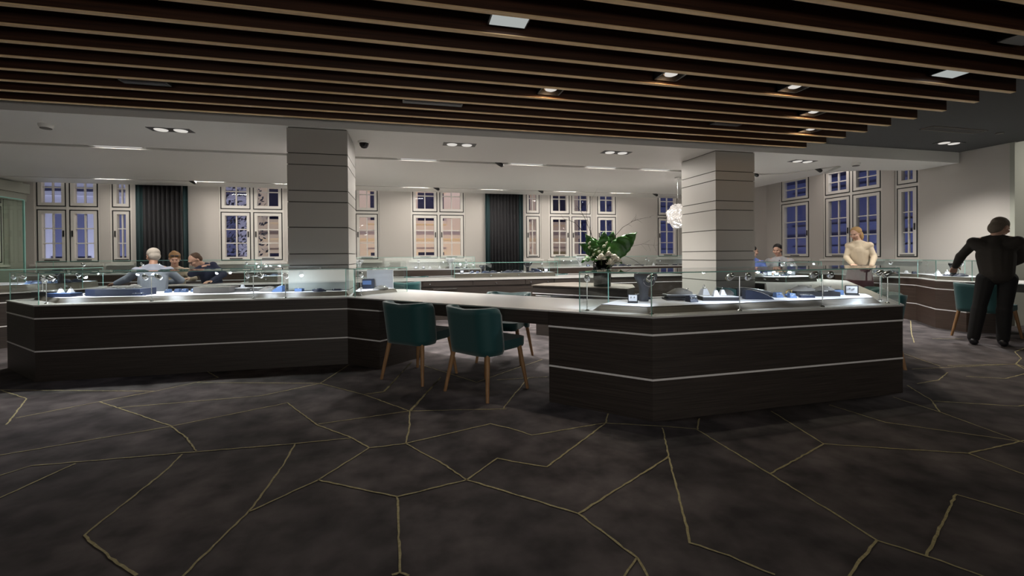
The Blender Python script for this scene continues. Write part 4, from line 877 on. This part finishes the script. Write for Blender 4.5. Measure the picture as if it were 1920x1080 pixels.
# local x right, y away, z up from the rim; 1 px of the photo is about 7.6 mm here
leaf((.08, .0, .10), (.49, -.06, .47), .135, .05)
leaf((.02, .05, .12), (.045, .05, .50), .10, .04)
leaf((.07, .06, .14), (.19, .08, .50), .085, .03)
leaf((-.06, .0, .10), (-.24, -.02, .46), .085, .04)
leaf((-.05, -.03, .10), (-.33, -.06, .32), .075, .03)
leaf((-.06, -.04, .08), (-.32, -.12, .05), .085, .05, (0, -.4, 1))
leaf((.07, -.06, .10), (.25, -.16, .03), .05, .03, (0, -.5, 1), m_leaf2)
leaf((.0, .08, .12), (-.12, .10, .42), .08, .03)
leaf((.10, .04, .12), (.33, .05, .20), .07, .03, (0, -.5, 1))
leaf((-.0, -.05, .10), (-.20, -.10, .24), .06, .03, (0, -1, .4), m_leaf2)
def rose(c, r0, lab=None):
    c = Vector(c); p = MB(); r = random.Random(int(c.x*1000)+5)
    for ring, (n, rad, hh) in enumerate(((3, .30, .55), (5, .55, .5), (6, .85, .35), (7, 1.05, .1))):
        for k in range(n):
            a = 2*math.pi*(k+ring*.37)/n+r.uniform(-.1, .1); o = Vector((math.cos(a), math.sin(a), 0)); tg = Vector((-math.sin(a), math.cos(a), 0)); vs = []
            for i in range(5):
                u = i/4
                for j in range(5):
                    q = -1+j/2; w_ = r0*.55*(math.sin(math.pi*(.12+.75*u)))
                    vs.append(c+o*(r0*rad*(.25+.75*u**.7)-abs(q)*r0*.12)+tg*w_*q+Vector((0, 0, r0*(-.5+hh*1.5*u-abs(q)**2*.15))))
            p.add(vs, [(i*5+j, i*5+j+1, (i+1)*5+j+1, (i+1)*5+j) for i in range(4) for j in range(4)], 0, True)
    p.ell(c, (r0*.45, r0*.45, r0*.5), u=10, v=8)
    o = p.build('rose', m_petal, b, solid=.0015)
    MB().tube([c-Vector((0, 0, r0*.4)), (c.x*.4, c.y*.4, -.05), (c.x*.15, c.y*.15, -.25)], .004, 6).build('rose_stem', m_leaf2, o)
for q in (((-.05, -.19, .13), .080), ((.06, -.17, .17), .066), ((.13, -.20, .12), .085), ((.07, -.24, .06), .070), ((.19, -.16, .09), .062)): rose(*q)
r = random.Random(9)
for k in range(16):
    c = Vector((r.uniform(-.24, .10), r.uniform(-.15, -.02), r.uniform(.08, .34)))
    o = MB().ell(c, (.014, .014, .018), u=8, v=6).ell(c+Vector((.015, .0, .016)), (.010, .010, .013), u=8, v=6).build('flower_bud', m_bud, b)
    MB().tube([c, (c.x*.5, c.y*.5, .0), (c.x*.1, 0, -.2)], .0025, 5).build('bud_stem', m_leaf2, o)
def branch(pts, r0, nt, seed, tw=.12):
    p = MB(); pv = [Vector(q) for q in pts]; p.tube(pv, [r0*(1-.75*i/(len(pv)-1)) for i in range(len(pv))], 6); r = random.Random(seed)
    o = p.build('branch', m_twig, b)
    for k in range(nt):
        u = r.uniform(.35, 1)*(len(pv)-1); i = min(int(u), len(pv)-2); c = pv[i].lerp(pv[i+1], u-i); d = (pv[i+1]-pv[i]).normalized()
        e = (d+Vector((r.uniform(-1, 1), r.uniform(-.4, .4), r.uniform(-1, 1)))*.9).normalized()*r.uniform(.4, 1)*tw
        MB().tube([c, c+e*.6+Vector((0, 0, .005)), c+e], [r0*.3, r0*.22, r0*.12], 5).build('twig', m_twig, o)
branch([(0, 0, -.25), (-.06, 0, .15), (-.14, 0, .42), (-.25, 0, .70), (-.30, 0, .78), (-.36, 0, .86)], .006, 7, 1)
branch([(0, .02, -.25), (-.10, .02, .2), (-.24, .02, .45), (-.38, .03, .62), (-.55, .03, .68)], .006, 7, 2)
branch([(-.14, 0, .42), (-.22, 0, .72), (-.20, 0, .86), (-.10, 0, 1.02)], .003, 4, 3)
branch([(.02, .02, -.2), (.16, .02, .38), (.30, .02, .54), (.45, .02, .63), (.58, .03, .67), (.72, .03, .69)], .005, 9, 4, .16)
branch([(.05, .0, -.1), (.24, .0, .18), (.42, 0, .27), (.58, 0, .30), (.80, .03, .28)], .004, 8, 5, .16)
branch([(.05, -.03, -.1), (.3, -.02, .14), (.45, 0, .08), (.62, 0, -.04), (.75, 0, -.10)], .004, 6, 6, .1)
branch([(.05, -.05, -.1), (.2, -.04, .08), (.38, -.02, -.02), (.50, 0, -.11)], .003, 4, 8, .09)

# ------------------------------------------------------------------ people
m_skin = mat('skin', (.46, .27, .19), .55); m_skinp = mat('pale_skin', (.55, .34, .25), .55)
m_eye = mat('eye_dark', (.015, .01, .008), .3); m_lip = mat('lip', (.35, .12, .10), .5)
def person(lab, loc, rz, skin, head, yaw_, tilt, hairm, hairs, joints, shirt, shirtm, legs=None, legm=None, hands=(), extra=None, vox=.011, wide=1.0):
    t = thing('person', lab, 'person', loc, rz); V = Vector; t.scale = (wide, 1, 1)
    H = V(head); RM = Matrix.Rotation(yaw_, 3, 'Z') @ Matrix.Rotation(tilt, 3, 'X')      # faces -y
    bd = MB(); h = lambda *p: H+RM @ V(p)
    bd.ell(h(0, .012, .035), (.076, .093, .088), RM, 20, 14).ell(h(0, -.018, -.035), (.058, .066, .075), RM, 16, 12).cap(h(0, -.04, -.085), h(0, -.05, -.09), .026, .022)
    bd.cap(h(0, -.088, .012), h(0, -.104, -.022), .010, .014, 10).cap(h(-.05, -.058, -.018), h(-.03, -.07, -.02), .022, .02).cap(h(.05, -.058, -.018), h(.03, -.07, -.02), .022, .02)
    for s in (-1, 1): bd.cap(h(s*.078, .012, .012), h(s*.080, .016, -.022), .013, .009, 8)
    bd.cap(h(-.03, -.082, .036), h(.03, -.082, .036), .011, .011, 8)
    J = {k: V(v) for k, v in joints.items()}
    bd.cap(h(0, .028, -.05), J['neck'], .052, .058).cap(J['neck'], J['chest'], .06, .10).cap(J['chest'], J['pelvis'], .10, .11)
    for s in 'LR': J['sh'+s].z -= .03
    for s in 'LR':
        bd.cap(J['sh'+s], J['el'+s], .05, .038).cap(J['el'+s], J['wr'+s], .038, .025).cap(J['neck'], J['sh'+s], .045, .05)
        w_, e = J['wr'+s], J['el'+s]; d = (J['hd'+s]-w_).normalized(); pl = V((0, 0, 1)) if abs(d.z) < .7 else V((0, 1, 0)); a = d.cross(pl).normalized(); nrm = a.cross(d)
        pm = w_+d*.075
        for q in (-.026, -.009, .009, .026): bd.cap(w_+d*.01+a*q*.6, pm+a*q, .015, .013, 8)
        for i, q in enumerate((-.031, -.011, .010, .030)):
            L = (.058, .070, .074, .062)[i]; b0 = pm+a*q; b1 = b0+d*L*.5+a*q*.12-nrm*.008; b2 = b1+d*L*.5-nrm*.020
            bd.cap(b0, b1, .0095, .0088, 8).cap(b1, b2, .0088, .0075, 8)
        sg = 1 if s == 'L' else -1
        b0 = w_+d*.025+a*sg*.028; b1 = b0+d*.025+a*sg*.028-nrm*.01; bd.cap(b0, b1, .012, .010, 8).cap(b1, b1+d*.03+a*sg*.006-nrm*.008, .010, .0085, 8)
    if legs:
        L_ = {k: V(v) for k, v in legs.items()}
        for s in 'LR':
            bd.cap(L_['hip'+s], L_['kn'+s], .075, .055).cap(L_['kn'+s], L_['an'+s], .052, .038)
    bd.build('body', skin, t, remesh=vox*.72, smooth=3)
    for s in (-1, 1): MB().ell(h(s*.030, -.0865, .014), (.011, .006, .006), RM, 10, 8).build('eye', m_eye, t)
    MB().ell(h(0, -.0865, -.052), (.022, .008, .006), RM, 10, 8).build('mouth', m_lip, t)
    hm = MB()
    for c, r_ in hairs: hm.ell(h(*c), r_, RM, 18, 12)
    hm.build('hair', hairm, t, remesh=.008, smooth=2)
    cl = MB()
    sr = shirt
    cl.cap(J['neck']-V((0, 0, .035)), J['chest'], .082, .145*sr).cap(J['chest'], J['pelvis'], .145*sr, .135*sr).cap(J['chest']+(J['shL']-J['neck'])*.35, J['pelvis']+(J['shL']-J['neck'])*.2, .115*sr, .115*sr).cap(J['chest']+(J['shR']-J['neck'])*.35, J['pelvis']+(J['shR']-J['neck'])*.2, .115*sr, .115*sr)
    for s in 'LR': cl.cap(J['neck']-V((0, 0, .03)), J['sh'+s]-V((0, 0, .02)), .058, .060).cap(J['sh'+s]-V((0, 0, .015)), J['el'+s], .060*sr, .050*sr).cap(J['neck']+V((0, 0, .0)), J['neck'].lerp(J['sh'+s], .75), .050, .048).cap(J['el'+s], J['wr'+s], .056*sr, .040).cap(J['sh'+s], J['chest'], .07, .12)
    cl.build('shirt', shirtm, t, remesh=vox, smooth=3)
    if legs:
        tr = MB()
        for s in 'LR':
            tr.cap(J['pelvis'], L_['hip'+s], .12, .095).cap(L_['hip'+s], L_['kn'+s], .095, .070).cap(L_['kn'+s], L_['an'+s], .078, .062)
            f = L_['an'+s]; fd = V(legs.get('fd', (0, -1, 0)))
            MB().cap(V((f.x, f.y, .045))-fd*.04, V((f.x, f.y, .035))+fd*.17, .045, .035, 14).build('shoe', m_blk, t)
        tr.build('trousers', legm, t, remesh=vox, smooth=3)
    if extra: extra(t, h, RM, J)
    return t
def skirtless(): return None
hair_white = mat('white_hair', (.52, .48, .42), .8, bump=(90, .4)); hair_gold = mat('golden_brown_hair', (.22, .12, .045), .7, bump=(90, .4)); hair_brown = mat('short_brown_hair', (.07, .04, .022), .7, bump=(90, .4))
hair_black = mat('black_hair', (.012, .010, .010), .6, bump=(90, .3)); hair_blond = mat('blond_hair', (.36, .22, .09), .7, bump=(90, .4)); hair_grey = mat('greying_hair', (.16, .13, .10), .8, bump=(90, .4))
sh_blue = mat('pale_blue_shirt', (.33, .37, .46), .8, bump=(30, .3)); sh_white = mat('cream_top', (.50, .42, .32), .8, bump=(30, .3)); sh_navy = mat('navy_sweater', (.012, .017, .045), .85); sh_grey = mat('light_grey_suit', (.42, .42, .44), .8)
sh_dark = mat('dark_taupe_jacket', (.030, .026, .022), .85); tr_black = mat('black_trousers', (.010, .010, .011), .85); sh_beige = mat('beige_blouse', (.48, .40, .29), .8, bump=(30, .3))
short = lambda k=1.0: [((0, .03, .055), (.083*k, .098*k, .083*k)), ((0, .055, .0), (.076*k, .070*k, .085*k))]
def seat(x, y, z, rz): pass
sit = lambda p: dict(hipL=(-.10, p, .50), hipR=(.10, p, .50), knL=(-.14, p-.42, .50), knR=(.14, p-.42, .50), anL=(-.14, p-.38, .09), anR=(.14, p-.38, .09), fd=(0, -1, 0))
# white-haired man from behind: his frame faces away from the camera
person('white-haired person in a pale blue shirt seated with back to the camera', (-3.88, 8.14, 0), 3.58619, m_skin, (0, -.10, 1.245), .35, .25, hair_white,
       [((0, .035, .045), (.088, .100, .088)), ((0, .065, -.01), (.080, .070, .080))],
       dict(neck=(0, .0, 1.10), chest=(0, .04, .90), pelvis=(0, .10, .58), shL=(.20, .0, 1.045), shR=(-.20, .0, 1.045), elL=(.31, -.12, .90), wrL=(.45, -.28, .83), hdL=(.54, -.38, .805), elR=(-.35, -.10, .85), wrR=(-.20, -.34, .81), hdR=(-.10, -.44, .80)),
       1.12, sh_blue, sit(.10), tr_black)
def shades(t, h, RM, J):
    MB().ell(h(-.032, -.070, .088), (.032, .022, .016), RM, 12, 8).ell(h(.032, -.070, .088), (.032, .022, .016), RM, 12, 8).build('sunglasses', m_blk, t)
person('person in a cream top with sunglasses on the hair, leaning between two men', (-4.1, 9.32, 0), 0.4141, m_skinp, (0, -.20, 1.20), 0, .38, hair_gold,
       [((0, .02, .055), (.090, .098, .082)), ((0, .06, -.0), (.084, .06, .085)), ((-.01, .03, .12), (.04, .045, .03))],
       dict(neck=(0, -.06, 1.05), chest=(.0, .04, .86), pelvis=(0, .12, .56), shL=(-.17, -.03, 1.0), shR=(.17, -.03, 1.0), elL=(-.26, -.16, .84), wrL=(-.06, -.33, .80), hdL=(.05, -.40, .79), elR=(.28, -.17, .84), wrR=(.20, -.36, .84), hdR=(.12, -.45, .86)),
       1.0, sh_white, sit(.12), tr_black, extra=shades)
def specs(t, h, RM, J):
    for s in (-1, 1):
        MB().tube([h(s*.032+.022*math.cos(a), -.098, .012+.017*math.sin(a)) for a in [2*math.pi*k/14 for k in range(15)]], .0028, 6).build('spectacle_rim', m_blk, t)
        MB().tube([h(s*.054, -.096, .016), h(s*.082, .01, .016)], .0028, 6).build('spectacle_temple', m_blk, t)
person('person with glasses and navy sweater bending forward, hand on the opposite shoulder', (-3.45, 9.06, 0), 0.3634, m_skinp, (-.20, -.14, 1.17), -1.05, .62, hair_brown,
       [((0, .035, .050), (.082, .092, .080)), ((0, .07, .005), (.072, .055, .075))],
       dict(neck=(-.10, -.04, 1.09), chest=(.0, .03, .93), pelvis=(.10, .10, .56), shL=(-.15, -.09, 1.01), shR=(.06, .0, 1.11), elL=(-.25, -.26, .94), wrL=(-.125, -.28, 1.05), hdL=(.05, -.24, 1.145), elR=(.22, -.10, .92), wrR=(.04, -.34, .81), hdR=(-.06, -.42, .80)),
       1.08, sh_navy, sit(.12), tr_black, extra=specs)
# far right couple
def tie(t, h, RM, J): MB().cap(J['neck']+Vector((0, -.12, -.07)), J['chest']+Vector((0, -.19, .0)), .012, .02, 8).build('necktie', m_navy, t)
person('person in a light grey suit and dark tie seated under the narrow right window', (7.78, 7.86, 0), -0.7877, m_skinp, (-.04, -.10, 1.275), -.25, .25, hair_black, short(1.02),
       dict(neck=(0, -.02, 1.13), chest=(0, .03, .92), pelvis=(0, .08, .56), shL=(-.20, .0, 1.07), shR=(.20, .0, 1.07), elL=(-.30, -.12, .86), wrL=(-.10, -.30, .84), hdL=(.0, -.38, .84), elR=(.30, -.12, .86), wrR=(.10, -.30, .84), hdR=(.0, -.40, .86)), 1.12, sh_grey, sit(.08), tr_black, extra=tie)
person('dark-haired person in a blue shirt half hidden by the right column', (7.18, 7.94, 0), -0.7354, m_skinp, (.0, .0, 1.25), 1.9, .15, hair_black, [((0, .03, .05), (.086, .10, .088)), ((0, .07, -.01), (.078, .06, .09))],
       dict(neck=(0, .02, 1.10), chest=(0, .04, .90), pelvis=(0, .06, .56), shL=(-.15, .06, 1.03), shR=(.17, .0, 1.03), elL=(-.22, -.06, .84), wrL=(.02, -.24, .82), hdL=(.12, -.28, .81), elR=(.26, -.08, .84), wrR=(.30, -.28, .82), hdR=(.32, -.38, .81)), 1.0, mat('blue_shirt', (.10, .15, .42), .8), sit(.08), tr_black)
for (x, y, lab) in ((6.98, 7.52, 'rounded grey-mauve chair back right of the right column'),):
    q = dup(proto, (x, y+.35, 0), R(160), lab, None)
    for chd in q.children:
        if chd.name.startswith('back') or chd.name.startswith('seat'): chd.data = chd.data.copy(); chd.data.materials[0] = mat('mauve_fabric', (.10, .085, .11), .8)
# person in beige top, standing before the bay window
def skirt(t, h, RM, J):
    MB().lathe([(.15, .0), (.20, -.20), (.235, -.55), (.22, -.56), (.10, -.02)], (0, .02, .98), 28).build('skirt', mat('wine_black_skirt', (.035, .006, .010), .8), t)
person('standing person with long blond hair, beige blouse and dark skirt before the bay window', (8.27, 6.54, 0), -0.9011, m_skinp, (-.05, .0, 1.56), -.5, .35, hair_blond,
       [((0, .03, .05), (.088, .10, .085)), ((0, .06, -.05), (.09, .07, .13)), ((-.03, .05, -.16), (.07, .05, .10))],
       dict(neck=(-.02, .03, 1.42), chest=(0, .03, 1.24), pelvis=(.02, .04, .99), shL=(-.15, .02, 1.37), shR=(.15, .02, 1.37), elL=(-.19, -.04, 1.12), wrL=(-.10, -.20, 1.0), hdL=(-.04, -.28, .97), elR=(.22, -.03, 1.13), wrR=(.18, -.20, .98), hdR=(.14, -.28, .95)), .92, sh_beige,
       dict(hipL=(-.09, .04, .90), hipR=(.10, .04, .90), knL=(-.09, .03, .48), knR=(.10, .03, .48), anL=(-.09, .05, .09), anR=(.10, .05, .09), fd=(0, -1, 0)), tr_black, extra=skirt)
# leaning man at the right counter, seen from behind-left
person('person in a dark jacket and black trousers leaning into the right wall case', (7.29, 4.1, 0), -1.0581, m_skinp, (.107, .12, 1.51), 2.45, .55, hair_grey,
       [((0, .03, .045), (.084, .100, .088)), ((0, .06, -.02), (.080, .065, .095))],
       dict(neck=(.075, .07, 1.39), chest=(.07, .02, 1.18), pelvis=(.08, -.02, .93), shL=(-.13, .07, 1.36), shR=(.25, .02, 1.36), elL=(-.25, .20, 1.15), wrL=(-.31, .38, 1.01), hdL=(-.33, .46, .96), elR=(.27, .22, 1.10), wrR=(.12, .40, .98), hdR=(.05, .48, .95)), 1.04, sh_dark,
       dict(hipL=(-.02, -.02, .86), hipR=(.17, .0, .86), knL=(-.08, -.03, .47), knR=(.14, .02, .47), anL=(-.13, -.04, .09), anR=(.13, .06, .09), fd=(-.1, .95, 0)), tr_black)
